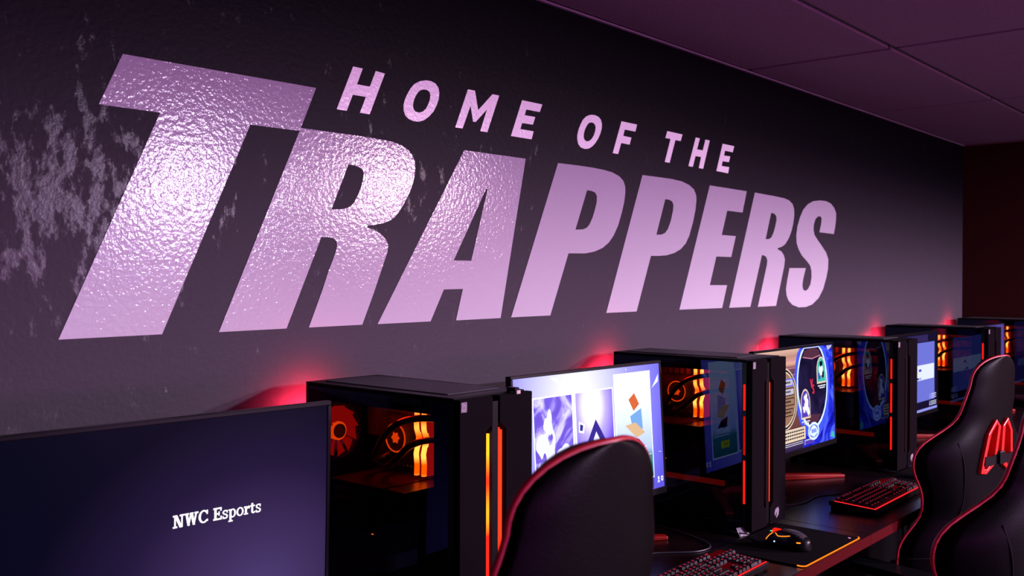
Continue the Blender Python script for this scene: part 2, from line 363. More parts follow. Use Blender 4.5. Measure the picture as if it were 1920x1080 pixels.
SLOGAN_LETTERS=[
('H',[[(1.4165,1.9034),(1.4445,1.9033),(1.4277,1.8651),(1.4655,1.8655),(1.4832,1.904),(1.5111,1.9027),(1.4651,1.8024),(1.4361,1.802),(1.4537,1.8404),(1.4156,1.8399),(1.3981,1.8016),(1.3697,1.8014)]]),
('O',[[(1.6431,1.9074),(1.6604,1.9082),(1.6757,1.9043),(1.685,1.8963),(1.6886,1.8843),(1.6868,1.8699),(1.6802,1.8532),(1.6693,1.8361),(1.654,1.8216),(1.6368,1.8102),(1.6197,1.8045),(1.6029,1.8037),(1.5862,1.8069),(1.5758,1.8132),(1.57,1.8246),(1.5696,1.8382),(1.5737,1.8509),(1.5809,1.8641),(1.5913,1.8793),(1.6048,1.8928),(1.6238,1.9026)],[(1.6367,1.8845),(1.6475,1.8845),(1.655,1.8809),(1.6579,1.8736),(1.6562,1.8624),(1.6507,1.8508),(1.6432,1.8389),(1.6325,1.8305),(1.6197,1.8262),(1.6081,1.8273),(1.6014,1.8333),(1.6001,1.8423),(1.6028,1.8534),(1.6091,1.865),(1.6175,1.8755),(1.626,1.8813)]]),
('M',[[(1.7904,1.9073),(1.8166,1.9082),(1.8287,1.8599),(1.8834,1.9085),(1.9099,1.9088),(1.8636,1.8071),(1.8366,1.807),(1.8624,1.866),(1.8192,1.8283),(1.8096,1.8279),(1.8004,1.8675),(1.7711,1.8059),(1.7447,1.8058)]]),
('E',[[(2.003,1.9096),(2.0896,1.9098),(2.0784,1.8874),(2.0206,1.8869),(2.0139,1.8707),(2.059,1.8712),(2.0489,1.849),(2.0032,1.8482),(1.9958,1.8309),(2.0522,1.8313),(2.0432,1.8084),(1.957,1.8079)]]),
('O',[[(2.3225,1.9112),(2.3388,1.9117),(2.3553,1.9089),(2.3664,1.9022),(2.372,1.89),(2.3707,1.8752),(2.3638,1.8599),(2.3529,1.8441),(2.3392,1.8298),(2.323,1.8176),(2.3042,1.8093),(2.2855,1.8069),(2.267,1.8095),(2.2552,1.8177),(2.2499,1.8313),(2.2506,1.8455),(2.2563,1.8603),(2.2654,1.8755),(2.2772,1.8912),(2.293,1.9027),(2.3091,1.9087)],[(2.3186,1.8883),(2.3294,1.888),(2.3371,1.8833),(2.3404,1.8757),(2.3377,1.8649),(2.331,1.8513),(2.3215,1.8407),(2.3094,1.833),(2.2974,1.8301),(2.2867,1.8321),(2.2814,1.8395),(2.2813,1.8489),(2.2853,1.8605),(2.2932,1.8725),(2.3025,1.8824),(2.3105,1.8865)]]),
('F',[[(2.4745,1.9107),(2.5607,1.9111),(2.5507,1.8878),(2.4923,1.8875),(2.4842,1.8673),(2.5291,1.8668),(2.5193,1.8438),(2.4734,1.844),(2.457,1.8086),(2.4282,1.8088)]]),
('T',[[(2.7382,1.9112),(2.8336,1.9108),(2.8223,1.8875),(2.7886,1.8874),(2.753,1.8087),(2.7236,1.809),(2.7581,1.8877),(2.7264,1.8872)]]),
('H',[[(2.9207,1.9106),(2.9481,1.9103),(2.9291,1.8707),(2.9684,1.8713),(2.9859,1.9103),(3.016,1.9102),(2.9708,1.8078),(2.9413,1.8081),(2.9567,1.8474),(2.9191,1.8469),(2.9013,1.8083),(2.8727,1.8086)]]),
('E',[[(3.1076,1.9089),(3.1932,1.9087),(3.1824,1.8856),(3.1249,1.8861),(3.1179,1.868),(3.1639,1.8691),(3.154,1.8476),(3.1082,1.8467),(3.1009,1.8293),(3.1566,1.8297),(3.1484,1.8069),(3.0636,1.8082)]]),
]
# ================================================================== room
WY = 1.70; XR = 5.933; XL = -3.2; YF = -4.6
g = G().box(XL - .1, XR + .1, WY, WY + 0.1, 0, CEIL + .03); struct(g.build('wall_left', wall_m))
g = G().box(XR, XR + 0.1, YF - .1, WY, 0, CEIL + .03); struct(g.build('wall_far', red_wall_m))
g = G().box(XL - 0.1, XL, YF - .1, WY, 0, CEIL + .03); struct(g.build('wall_behind', dark_wall_m))
g = G().box(XL, XR, YF - 0.1, YF, 0, CEIL + .03); struct(g.build('wall_right', dark_wall_m))
g = G().box(XL, XR, YF, WY, -0.05, 0); struct(g.build('floor', floor_m))
# suspended ceiling: tegular tiles dropped below their T-bars
g = G(); g.box(XL, XR, YF, WY, CEIL + 0.012, CEIL + 0.03, 2)
gx = [XL] + [3.286 + 1.2192 * k for k in range(-5, 4) if XL + .05 < 3.286 + 1.2192 * k < XR - .03] + [XR]
gy = sorted([WY] + [1.164 - 0.6096 * k for k in range(0, 10) if 1.164 - 0.6096 * k > YF + .03] + [YF])
LAMP_CELLS = []
for i in range(len(gx) - 1):
    for j in range(len(gy) - 1):
        x0, x1, y0, y1 = gx[i] + .013, gx[i + 1] - .013, gy[j] + .013, gy[j + 1] - .013
        g.box(x0, x1, y0, y1, CEIL, CEIL + .012, 0)
for x in gx[1:-1]: g.box(x - .0045, x + .0045, YF, WY, CEIL + .007, CEIL + .0125, 1)
for y in gy[1:-1]: g.box(XL, XR, y - .0045, y + .0045, CEIL + .007, CEIL + .0125, 1)
struct(g.build('ceiling', [tile_m, grid_m, slot_m]))
g = G().box(XL, XR, WY - .010, WY, CEIL - .007, CEIL - .001); struct(g.build('trim_1', trim_m, bevel=.001))
g = G().box(XR - .010, XR, YF, WY - .010, CEIL - .006, CEIL - .001); struct(g.build('trim_2', principled('dark_trim', (0.12, 0.04, 0.05), .5)))
g = G().box(XL, XR, WY - .012, WY, 0, .10); struct(g.build('baseboard_left', black_m, bevel=.002))
g = G().box(XR - .012, XR, YF, WY - .012, 0, .10); struct(g.build('baseboard_far', black_m, bevel=.002))
# recessed ceiling lamps over the room (outside the frame, mirrored in the glossy paint)
for n, ((lx, ly), pw, colr) in enumerate(LAMPS):
    t = thing('ceiling_light', ['recessed ceiling light panel nearer the middle of the room', 'recessed ceiling light panel nearer the maroon wall'][n], 'light', (lx, ly, CEIL), 0, 'ceiling light panels')
    G().box(-.6, .6, -.3, -.285, -.012, 0).box(-.6, .6, .285, .3, -.012, 0).box(-.6, -.585, -.285, .285, -.012, 0).box(.585, .6, -.285, .285, -.012, 0).build('lamp_frame', grid_m, t)
    G().box(-.585, .585, -.285, .285, -.006, 0).build('diffuser', emission('lamp_diffuser_%d' % n, colr, 1.0), t)

# ---- painted lettering on the wall
DEPTH = 0.0012
def lettering(name, label, data, m):
    t = thing(name, label, 'lettering', (0, WY, 0))
    for ch, cs in data:
        G().prism(cs, lambda a, b, d: (a, -DEPTH + d, b), DEPTH * .9).build('letter', m, t)
    return t
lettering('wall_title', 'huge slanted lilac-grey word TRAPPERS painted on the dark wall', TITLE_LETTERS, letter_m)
lettering('wall_slogan', 'small slanted wide-spaced words HOME OF THE painted above the huge word', SLOGAN_LETTERS, slogan_m)

# ================================================================== desks
DZ = 0.75
for k in range(5):
    x1 = 1.4715 + 1.097 * k + .0; x0 = x1 - 1.0955
    lab = ['dark laminate desk under the monitor reading NWC Esports',
           'dark laminate desk under the monitor with three picture cards',
           'dark laminate desk under the monitor with the red VS on screen',
           'dark laminate desk under the monitor showing a grey-blue page and dialog',
           'dark laminate desk in the corner by the maroon wall'][k]
    t = thing('desk', lab, 'desk', (x0, 0, 0), 0, 'desks in a row along the wall')
    W = x1 - x0
    G().box(0, W, .962, 1.66, DZ - .027, DZ).build('desktop', desk_m, t, bevel=.0012)
    G().box(0, W, .9595, .962, DZ - .0275, DZ - .0004).build('edge_band', edge_m, t)
    for lx in (.02, W - .06):
        for ly in (1.12, 1.60):
            G().box(lx, lx + .04, ly, ly + .04, .008, DZ - .027).box(lx - .004, lx + .044, ly - .004, ly + .044, 0, .008).build('leg', matte_m, t, bevel=.002)
    G().box(.002, W - .002, 1.612, 1.628, .06, DZ - .027).build('modesty_panel', matte_m, t, bevel=.001)

# ================================================================== desktop computers
TW, TD, TH = 0.200, 0.445, 0.4645
def tower(x0, label, first=False, y0=1.19):
    t = thing('desktop_computer', label, 'computer', (x0, y0, DZ), 0, 'black desktop computers on the desks')
    # shell: bottom, right wall, back wall with fan opening, top, left frame with rounded window
    sh = G()
    sh.box(.004, TW, .018, TD, .012, .024)
    sh.box(TW - .004, TW, .018, TD, .024, TH - .012)
    C = (0.066, .358)
    # back wall around the round fan opening
    fan = [(C[0] + .050 * cos(a * pi / 12), C[1] + .050 * sin(a * pi / 12)) for a in range(24)]
    sh.prism([[(.004, .024), (TW - .004, .024), (TW - .004, TH - .012), (.004, TH - .012)], fan], lambda a, b, d: (a, TD - .003 + d, b), .003)
    sh.box(0.004, TW, .018, TD, TH - .012, TH - .004)
    wy0, wy1, wz0, wz1, rr = .070, .412, .045, .430, .012
    win = []
    for cx, cz, a0 in ((wy1 - rr, wz1 - rr, 0), (wy0 + rr, wz1 - rr, 90), (wy0 + rr, wz0 + rr, 180), (wy1 - rr, wz0 + rr, 270)):
        for a in range(0, 91, 15): win.append((cx + rr * cos(radians(a0 + a)), cz + rr * sin(radians(a0 + a))))
    sh.prism([[(.018, .012), (TD, .012), (TD, TH - .004), (.018, TH - .004)], win], lambda a, b, d: (.0045 + d, a, b), .002)
    sh.build('case_shell', steel_m, t)
    G().box(0, .0035, .030, TD - .004, .016, TH - .008).build('side_glass', glass_m, t)
    tp = G().box(.002, TW - .002, .018, TD, TH - .004, TH)
    tp_o = tp.build('top_panel', steel_m, t, bevel=.0015)
    G().box(.030, TW - .030, .060, TD - .03, TH, TH + .0022).build('dust_filter', principled('filter_mesh', (0.03, 0.028, 0.032), 0.6), tp_o, bevel=.0008)
    for fx in (.03, TW - .03):
        for fy in (.06, TD - .05): G().cyl((fx, fy, 0), (0, 0, 1), .013, .012, 16).build('foot', black_m, t)
    # front panel in two leaves with a groove that widens into the lit recess
    cx = .097
    fp = G()
    zt, zb, ch = .398, .068, .014
    lf = [(0, .010), (cx - .0095, .010), (cx - .0095, zb - ch), (cx - .027, zb), (cx - .027, zt), (cx - .0095, zt + ch), (cx - .0095, TH - .002), (0, TH - .002)]
    rt = [(2 * cx - a, b) for a, b in lf]; rt = [(TW if abs(a - 2 * cx) < 1e-6 else a, b) for a, b in rt]
    fp.prism([lf], lambda a, b, d: (a, d, b), .016); fp.prism([rt], lambda a, b, d: (a, d, b), .016)
    fpo = fp.build('front_panel', panel_m, t, bevel=.0012)
    G().box(.004, TW - .004, .0165, .0185, .012, TH - .004).build('panel_back', black_m, t)
    G().box(cx - .0085, cx + .0085, .003, .0165, .014, TH - .012).build('centre_bar', black_m, fpo, bevel=.001)
    lm = led_front if first else led_front_red
    if first: G().box(cx - .0262, cx - .0165, .0030, .0160, zb + .002, zt - .004).build('light_strip', lm, fpo)
    else: G().box(cx - .0265, cx - .0175, .0090, .0160, zb + .002, zt - .002).build('light_strip', led_red_dim, fpo)
    G().box(cx + .0180, cx + .0265, .0100, .0160, zb + .002, zt - .002).build('light_strip', led_front_red, fpo)
    if first: G().box(cx + .0100, cx + .0140, .0045, .0160, zb + .05, zt + .004).build('light_strip', led_front_red, fpo)
    # silver sticker and bird-like emblem
    st = G().box(.003, .0175, -.0006, 0, TH - .024, TH - .006).build('sticker', sticker_m, fpo); st['label'] = 'small pale printed sticker'
    em = [(.132, .036), (.134, .043), (.139, .048), (.146, .050), (.152, .0495), (.157, .0515), (.156, .047), (.160, .044), (.1585, .038), (.157, .030), (.151, .026), (.144, .022), (.1425, .0255), (.145, .032), (.1455, .037), (.143, .039), (.1405, .034), (.139, .028), (.136, .030)]
    G().prism([em], lambda a, b, d: (a, -.0007 + d, b), .0007).build('emblem', emblem_m, fpo)
    # lit vents in both cheeks behind the front panel
    for sx, a, b2 in ((0, -.0006, .002), (1, TW - .002, TW + .0006)):
        G().box(a if sx == 0 else TW - .0035, .0035 if sx == 0 else b2 - .0003, .017, .029, .016, TH - .008).build('side_rail', black_m, t)
        if not first or sx == 1:
            for z0, z1 in ((.082, .197), (.212, .314), (.330, .399)):
                if first and sx == 0: continue
                G().box(a, b2, .0195, .0255, z0, z1).build('side_light', led_red, t)
    # ---- inside
    G().box(.166, .170, .075, .412, .121, .425).build('motherboard', board_m, t)
    G().box(.006, .190, .020, TD - .006, .024, .120).build('power_supply_shroud', inner_m, t, bevel=.002)
    if not first: G().box(.006, .010, .085, TD - .05, .120, .134).build('shroud_lip', lip_glow, t)
    for ly in (.243, .222):
        zz = [(-.003, .278), (-.002, .300), (-.0045, .322), (.001, .343), (.003, .357), (-.003, .372), (-.004, .388), (-.002, .404), (-.002, .420)]
        pr = [(ly - .0035 - o, z) for o, z in zz] + [(ly + .0035 - o, z) for o, z in reversed(zz)]
        mo = G().box(.133, .165, ly - .003, ly + .003, .278, .419, 0).build('memory_stick', [led_ram_side], t)
        G().prism([pr], lambda a, b, d: (.125 + d, a, b), .010).build('light_bar', led_ram, mo)
    # pump head, its ring, hoses
    pm = G().cyl((.166, .306, .348), (-1, 0, 0), .031, .040, 28)
    po = pm.build('cooler_pump', inner_m, t, bevel=.002)
    ring = [(.125, .306 + .029 * cos(a), .348 + .029 * sin(a)) for a in [2 * pi * k / 28 for k in range(28)]]
    G().tube(ring, .0016, 6, closed=True).build('light_ring', led_fan, po)
    blob = [(.306 + q * cos(a), .348 + q * sin(a)) for a, q in [(2 * pi * k / 12, (.013, .009)[k % 2]) for k in range(12)]]
    G().prism([blob], lambda a, b, d: (.1255 - d, a, b), .0008).build('pump_logo', led_fan, po)
    h1 = smooth_path([(.150, .322, .322), (.112, .338, .304), (.082, .322, .308), (.068, .300, .328), (.066, .272, .364), (.068, .232, .392), (.070, .18, .406), (.076, .12, .409), (.09, .05, .404)])
    h2 = smooth_path([(.150, .312, .312), (.112, .306, .296), (.082, .290, .296), (.070, .264, .303), (.070, .236, .324), (.074, .205, .350), (.080, .15, .366), (.09, .05, .370)])
    G().tube(h1, .0068, 12).build('hose', hose_m, t); G().tube(h2, .0068, 12).build('hose', hose_m, t)
    rad = G().box(.03, .17, .030, .055, .13, .43); rad.build('radiator', black_m, t)
    # graphics card
    gp = G().box(.028, .165, .172, TD - .035, .226, .266).build('graphics_card', steel_m, t, bevel=.002)
    G().box(.026, .165, .170, .224, .2662, .2690).box(.026, .165, .232, .395, .2662, .2690).build('backplate', principled('backplate_metal', (.10, .012, .006), .35, metal=.3), gp)
    for fy in (.235, .335): G().cyl((.095, fy, .226), (0, 0, -1), .038, .004, 28).build('card_fan', black_m, gp)
    vg = G()
    for k in range(9):
        for z in (.234, .254): vg.box(.0265, .028, .335 + .006 * k, .3375 + .006 * k, z - .004, z + .004)
    vg.build('vent', principled('vent_grey', (0.16, 0.13, 0.15), .5), gp)
    # power-stage heatsink, slots and capacitors on the board
    hs = G()
    for k in range(7): hs.box(.135, .166, .372 + .005 * k, .3745 + .005 * k, .345, .420)
    hs.box(.150, .166, .370, .410, .345, .420); hs.build('heatsink', heat_m, t)
    hs = G()
    for k in range(5): hs.box(.140, .166, .27 + .02 * k, .282 + .02 * k, .400, .425)
    hs.build('heatsink', heat_m, t)
    G().box(.155, .166, .13, .36, .205, .213).box(.155, .166, .13, .36, .150, .158).build('card_slot', black_m, t)
    cp = G()
    for k in range(8): cp.cyl((.166, .27 + .012 * k, .285), (-1, 0, 0), .004, .012, 10)
    cp.build('capacitor', heat_m, t)
    # rear fan, glowing
    fx, fz, fy = C[0] - .0, C[1], TD - .032
    fr_ = G(); circ = [(fx + .056 * cos(a * pi / 16), fz + .056 * sin(a * pi / 16)) for a in range(32)]
    sq = [(fx - .060, fz - .060), (fx + .060, fz - .060), (fx + .060, fz + .060), (fx - .060, fz + .060)]
    fr_.prism([sq, circ], lambda a, b, d: (a, fy + d, b), .025)
    fo = fr_.build('rear_fan', black_m, t)
    bl = G()
    for k in range(11):
        a0 = 2 * pi * k / 11
        pts = [(.016, 0), (.054, .10), (.054, .66), (.016, .56)]
        q = [(fx + r * cos(a0 + a), fz + r * sin(a0 + a)) for r, a in pts]
        bl.add([(q[0][0], fy + .006, q[0][1]), (q[1][0], fy + .004, q[1][1]), (q[2][0], fy + .016, q[2][1]), (q[3][0], fy + .014, q[3][1])], [(0, 1, 2, 3)])
    bl.build('fan_blades', fan_glow, fo, fix=False)
    G().cyl((fx, fy + .002, fz), (0, 1, 0), .0195, .012, 28).build('hub_glow', led_fan, fo)
    G().cyl((fx, fy - .001, fz), (0, 1, 0), .0150, .004, 28).build('fan_hub', inner_m, fo)
    if first or True:
        G().box(.060, .0605, .300, .306, .160, .162).build('status_light', led_orange, t)
    L1 = bpy.data.lights.new('case_glow', 'POINT'); L1.energy = 0.75; L1.color = (1, .014, .002); L1.shadow_soft_size = .02
    lo = bpy.data.objects.new('case_glow', L1); COL.objects.link(lo); lo.parent = t; lo.location = (.09, .27, .425)
    L2 = bpy.data.lights.new('exhaust_glow', 'SPOT'); L2.energy = 6.5; L2.color = (1, .03, .08); L2.shadow_soft_size = .02; L2.spot_size = radians(165); L2.spot_blend = .8
    lo = bpy.data.objects.new('exhaust_glow', L2); COL.objects.link(lo); lo.parent = t; lo.location = (C[0] - .02, TD + .006, C[1] + .035); lo.rotation_euler = (radians(90), 0, 0)
    return t
TX = [1.235, 2.342, 3.425, 4.535, 5.62]
tl = ['large black desktop computer nearest the camera, with orange-lit front slots',
      'black desktop computer mirroring the picture cards, behind the glowing mouse',
      'black desktop computer just right of the VS monitor',
      'black desktop computer standing above the head of the chair with red inserts',
      'farthest black desktop computer, in the corner by the maroon wall']
towers = [tower(x, l, i == 0) for i, (x, l) in enumerate(zip(TX, tl))]

# little receiver plugged into the top of the nearest computer
t = thing('usb_receiver', 'tiny black stick with a beige tip on top of the nearest computer', 'adapter', (TX[0] + .158, 1.192, DZ + TH))
G().box(-.006, .006, 0, .022, 0, .008).build('receiver_body', black_m, t, bevel=.001)
G().box(-.0055, .0055, -.004, 0, -.004, .003).build('receiver_tip', beige_m, t, bevel=.0008)
# grey paper tab at the foot of the second computer
t = tag(G().box(-.018, .018, -.0005, .0005, 0, .024).build('paper_tab', sticker_m), 'small grey card leaning at the foot of the computer beside the mouse', 'card')
t.location = (TX[1] - .010, 1.205, DZ + .0005); t.rotation_euler = (radians(-35), 0, radians(-18))

# ================================================================== monitors
SW, SH = 0.585, 0.329
def monitor(tr, tilt, yaw, label):
    """tr: world position of the picture's top right corner"""
    yaw = radians(yaw); ti = radians(tilt)
    ox = tr[0] - cos(yaw) * SW / 2; oy = tr[1] - sin(yaw) * SW / 2
    t = thing('monitor', label, 'monitor', (ox, oy, DZ), yaw, 'monitors in a row on the desks')
    zt = tr[2] - DZ
    def T(p):   # p = (x from centre, depth behind the glass, height above the picture's top)
        return Vector((p[0], p[1] * cos(ti) + p[2] * sin(ti), zt + p[2] * cos(ti) - p[1] * sin(ti)))
    bz, bb = .0075, .017
    fr = G()
    x0, x1 = -SW / 2, SW / 2
    fr.box(x0 - bz, x1 + bz, -.002, .010, 0, bz, T=T); fr.box(x0 - bz, x1 + bz, -.002, .010, -SH - bb, -SH, T=T)
    fr.box(x0 - bz, x0, -.002, .010, -SH, 0, T=T); fr.box(x1, x1 + bz, -.002, .010, -SH, 0, T=T)
    fr.build('bezel', black_m, t, bevel=.0012)
    bk = G(); R = lambda i, dy: [T((a, dy, c)) for a, c in ((x0 - bz + i, bz - i), (x1 + bz - i, bz - i), (x1 + bz - i, -SH - bb + i), (x0 - bz + i, -SH - bb + i))]
    bk.loft([R(0, .010), R(.002, .016), R(.10, .045), R(.11, .048)], caps=True, smooth=False)
    bk.build('back_cover', black_m, t)
    sc_ = G().box(x0, x1, .0005, .010, -SH, 0, T=T)
    # stand: neck, swivel and V-shaped foot
    zc = -SH / 2
    nk = G().box(-.03, .03, .048, .080, -SH + .06, -.10, T=T)
    nk.box(-.022, .022, .060, .085, .02, zt - .12); nk.build('stand_neck', steel_m, t, bevel=.004)
    ft = G()
    for sx in (-1, 1):
        ft.loft([[(sx * .000 + a, .105 + b, z) for a, b, z in ((-.02, -.02, 0), (.02, -.02, 0), (.02, .02, 0), (-.02, .02, 0))],
                 [(a, .105 + b, z) for a, b, z in ((-.02, -.02, .02), (.02, -.02, .02), (.02, .02, .02), (-.02, .02, .02))]], smooth=False)
        d = Vector((sx * .235, -.17, 0)); n = Vector((-d.y, d.x, 0)).normalized() * .017
        a = Vector((0, .105, 0)); e = a + d
        ft.loft([[a + n, a - n, a - n + Vector((0, 0, .022)), a + n + Vector((0, 0, .022))],
                 [e + n * .75, e - n * .75, e - n * .75 + Vector((0, 0, .010)), e + n * .75 + Vector((0, 0, .010))]], smooth=False)
    ft.build('stand_foot', principled('red_metal', (.20, .005, .003), .42, spec=.2), t, bevel=.003)
    return t, T, sc_

def layer(T, gg, pts, off, m, holes=None):
    """flat patch on the picture; pts as (distance from right edge, distance from top)"""
    gg.prism([pts] + (holes or []), lambda a, b, d: T((SW / 2 - a, .0004 - off * .00012, -b)), 0, m)
def R4(a0, a1, b0, b1): return [(a0, b0), (a0, b1), (a1, b1), (a1, b0)]
def txt(T, gg, s, size, a, b, off, m, sx=1.0, shear=0.0):
    """a,b: lower-left corner of the line of text"""
    v, f = text_loops(s, size, shear)
    gg.add([T((SW / 2 - a + x * sx, .0004 - off * .00012, -b + y)) for x, y in v], f, m)

def screen_material(name, nodes_fn):
    m = bpy.data.materials.new(name); m.use_nodes = True
    nt = m.node_tree; nt.nodes.clear(); N = nt.nodes; L = nt.links
    e = N.new('ShaderNodeEmission'); o = N.new('ShaderNodeOutputMaterial')
    g2 = N.new('ShaderNodeBsdfGlossy'); g2.inputs['Roughness'].default_value = .35; g2.inputs[0].default_value = (.003, .003, .003, 1)
    ad = N.new('ShaderNodeAddShader'); L.new(e.outputs[0], ad.inputs[0]); L.new(g2.outputs[0], ad.inputs[1]); L.new(ad.outputs[0], o.inputs[0])
    tc = N.new('ShaderNodeTexCoord')
    nodes_fn(nt, N, L, e, tc)
    return m
def ramp(N, stops):
    c = N.new('ShaderNodeValToRGB'); el = c.color_ramp.elements
    while len(el) > 1: el.remove(el[-1])
    el[0].position = stops[0][0]; el[0].color = (*stops[0][1], 1)
    for p, q in stops[1:]: k = el.new(p); k.color = (*q, 1)
    return c
def radial(center, radius, stops, strength=1.0, sx=1.0):
    def fn(nt, N, L, e, tc):
        mp = N.new('ShaderNodeMapping'); mp.vector_type = 'POINT'
        s = 1 / radius
        mp.inputs['Scale'].default_value = (s * sx, 0, s); mp.inputs['Location'].default_value = (-center[0] * s * sx, 0, -center[1] * s)
        gr = N.new('ShaderNodeTexGradient'); gr.gradient_type = 'SPHERICAL'
        c = ramp(N, stops)
        L.new(tc.outputs['Object'], mp.inputs[0]); L.new(mp.outputs[0], gr.inputs[0]); L.new(gr.outputs['Fac'], c.inputs[0]); L.new(c.outputs[0], e.inputs[0])
        e.inputs[1].default_value = strength
    return fn
def clouds(scale, stops, strength=1.0, dist=1.0, detail=4):
    def fn(nt, N, L, e, tc):
        nz = N.new('ShaderNodeTexNoise'); nz.inputs['Scale'].default_value = scale; nz.inputs['Distortion'].default_value = dist; nz.inputs['Detail'].default_value = detail
        c = ramp(N, stops)
        L.new(tc.outputs['Object'], nz.inputs['Vector']); L.new(nz.outputs['Fac'], c.inputs[0]); L.new(c.outputs[0], e.inputs[0])
        e.inputs[1].default_value = strength
    return fn
def linear(axis, a, b, stops, strength=1.0):
    def fn(nt, N, L, e, tc):
        sp = N.new('ShaderNodeSeparateXYZ'); mr = N.new('ShaderNodeMapRange'); mr.inputs[1].default_value = a; mr.inputs[2].default_value = b
        c = ramp(N, stops)
        L.new(tc.outputs['Object'], sp.inputs[0]); L.new(sp.outputs[axis], mr.inputs[0]); L.new(mr.outputs[0], c.inputs[0]); L.new(c.outputs[0], e.inputs[0])
        e.inputs[1].default_value = strength
    return fn

# ---- monitor 1: dark screen, purple sheen put into its emission, words NWC Esports in slab serif
t, T, sc_ = monitor((1.108, 1.400, 1.1985), -1.5, -3.0, 'large dark monitor in the near corner showing the words NWC Esports')
zt1 = 1.1985 - DZ
bg = screen_material('screen_sheen_indigo', radial((.16, zt1 - .30), .45, [(0, (.0010, .0018, .009)), (.30, (.0025, .0022, .012)), (.55, (.016, .008, .042)), (.8, (.048, .026, .105)), (1, (.068, .044, .165))], 1.0, .8))
white_e = emission('picture_white', (1, .93, 1), 1.6)
sc_.build('screen', bg, t)
# glyph strokes in a unit box: x to the right, y up, cap height 1
def serif_glyphs():
    Gs = {}
    def bar(x0, y0, x1, y1, w): # slanted bar with horizontal ends
        return [(x0, y0), (x0 + w, y0), (x1 + w, y1), (x1, y1)]
    def rect(x0, x1, y0, y1): return [(x0, y0), (x1, y0), (x1, y1), (x0, y1)]
    def arc(cx, cy, rx, ry, wx, wy, a0, a1, n=14):
        o = [(cx + rx * cos(radians(a0 + (a1 - a0) * i / n)), cy + ry * sin(radians(a0 + (a1 - a0) * i / n))) for i in range(n + 1)]
        q = [(cx + (rx - wx) * cos(radians(a0 + (a1 - a0) * i / n)), cy + (ry - wy) * sin(radians(a0 + (a1 - a0) * i / n))) for i in range(n + 1)]
        return o + q[::-1]
    s = .12
    Gs['N'] = ([rect(.12, .25, 0, 1), rect(.72, .84, 0, 1), bar(.58, 0, .12, 1, .24), rect(0, .38, 0, s), rect(0, .28, 1 - s, 1), rect(.58, .98, 1 - s, 1)], .98)
    Gs['W'] = ([bar(.26, 0, .06, 1, .2), bar(.26, 0, .50, 1, .14), bar(.72, 0, .50, 1, .2), bar(.72, 0, .96, 1, .14), rect(0, .36, 1 - s, 1), rect(.44, .76, 1 - s, 1), rect(.86, 1.2, 1 - s, 1)], 1.2)
    Gs['C'] = ([arc(.45, .5, .45, .52, .19, .11, 42, 318, 26), rect(.70, .82, .66, 1.0), rect(.70, .84, .10, .26)], .86)
    Gs['E'] = ([rect(.1, .30, 0, 1), rect(0, .78, 0, s), rect(0, .76, 1 - s, 1), rect(.3, .56, .44, .56), rect(.66, .78, 0, .30), rect(.64, .76, .72, 1), rect(.48, .58, .34, .68)], .80)
    def o_(cx, rx): return arc(cx, .34, rx, .36, .15, .09, 0, 360, 28)
    Gs['s'] = ([arc(.27, .51, .25, .19, .13, .09, 30, 270, 14), arc(.27, .18, .25, .20, .13, .10, -150, 90, 14), rect(.40, .49, .46, .68), rect(.03, .12, 0, .22)], .54)
    Gs['p'] = ([rect(.1, .28, -.34, .68), rect(0, .26, .58, .68), rect(0, .40, -.34, -.24), arc(.40, .34, .29, .36, .15, .09, -150, 150, 22)], .72)
    Gs['o'] = ([o_(.34, .34)], .68)
    Gs['r'] = ([rect(.1, .28, 0, .68), rect(0, .26, .58, .68), rect(0, .40, 0, .1), arc(.44, .40, .20, .29, .10, .13, 60, 170, 10), rect(.44, .56, .46, .66)], .56)
    Gs['t'] = ([rect(.12, .29, .08, .86), rect(0, .46, .58, .68), arc(.32, .18, .20, .19, .10, .11, 180, 350, 10)], .50)
    return Gs
GL = serif_glyphs()
sg = G(); cap = .0205; pos = 0
word = 'NWC Esports'
adv = []
for ch in word: adv.append((ch, pos)); pos += (.42 if ch == ' ' else GL[ch][1] + .03)
sx_ = (.2942 - .1335) / pos
for ch, p in adv:
    if ch == ' ': continue
    for j, st in enumerate(GL[ch][0]):
        layer(T, sg, [(.2942 - (p + a) * sx_, .1705 - b * cap) for a, b in st], 2 + j * .15, 0)
sg.build('picture_words', white_e, t, fix=False)

# ---- monitor 2: pale lavender menu with three picture cards
t, T, sc_ = monitor((2.232, 1.409, 1.201), 3.6, -1.5, 'bright lavender monitor with three tall picture cards on screen')
zt2 = 1.201 - DZ; X = lambda a: SW / 2 - a; Zf = lambda b: zt2 - b
P0 = screen_material('picture_menu_back', radial((X(.36), Zf(.06)), .60, [(0, (.055, .04, .42)), (.30, (.10, .08, .62)), (.62, (.30, .28, .92)), (.88, (.72, .72, 1.0)), (1, (.82, .84, 1.0))], 1.35))
sc_.build('screen', P0, t)
Pw = emission('picture_card_border', (.86, .90, 1.0), 1.5)
Pl = screen_material('picture_card_left', clouds(9, [(.30, (.13, .07, .58)), (.47, (.17, .10, .68)), (.56, (.42, .34, .92)), (.66, (.72, .68, 1.0)), (.8, (.35, .28, .85))], 1.25, 2.2))
Pm = screen_material('picture_card_middle', radial((X(.300), Zf(.085)), .17, [(0, (.06, .03, .42)), (.25, (.16, .09, .72)), (.55, (.42, .34, 1.0)), (.8, (.9, .86, 1.0)), (1, (1, 1, 1))], 1.5, 1.35))
Pr = screen_material('picture_card_right', linear('Z', Zf(.30), Zf(.02), [(0, (.01, .13, .16)), (.22, (.02, .20, .26)), (.30, (.38, .48, .85)), (.6, (.62, .70, .98)), (1, (.84, .94, 1.0))], 1.45))
Pblue = emission('picture_indigo', (.05, .03, .33), 1.0); Pdark = emission('picture_navy', (.006, .006, .05), 1.0)
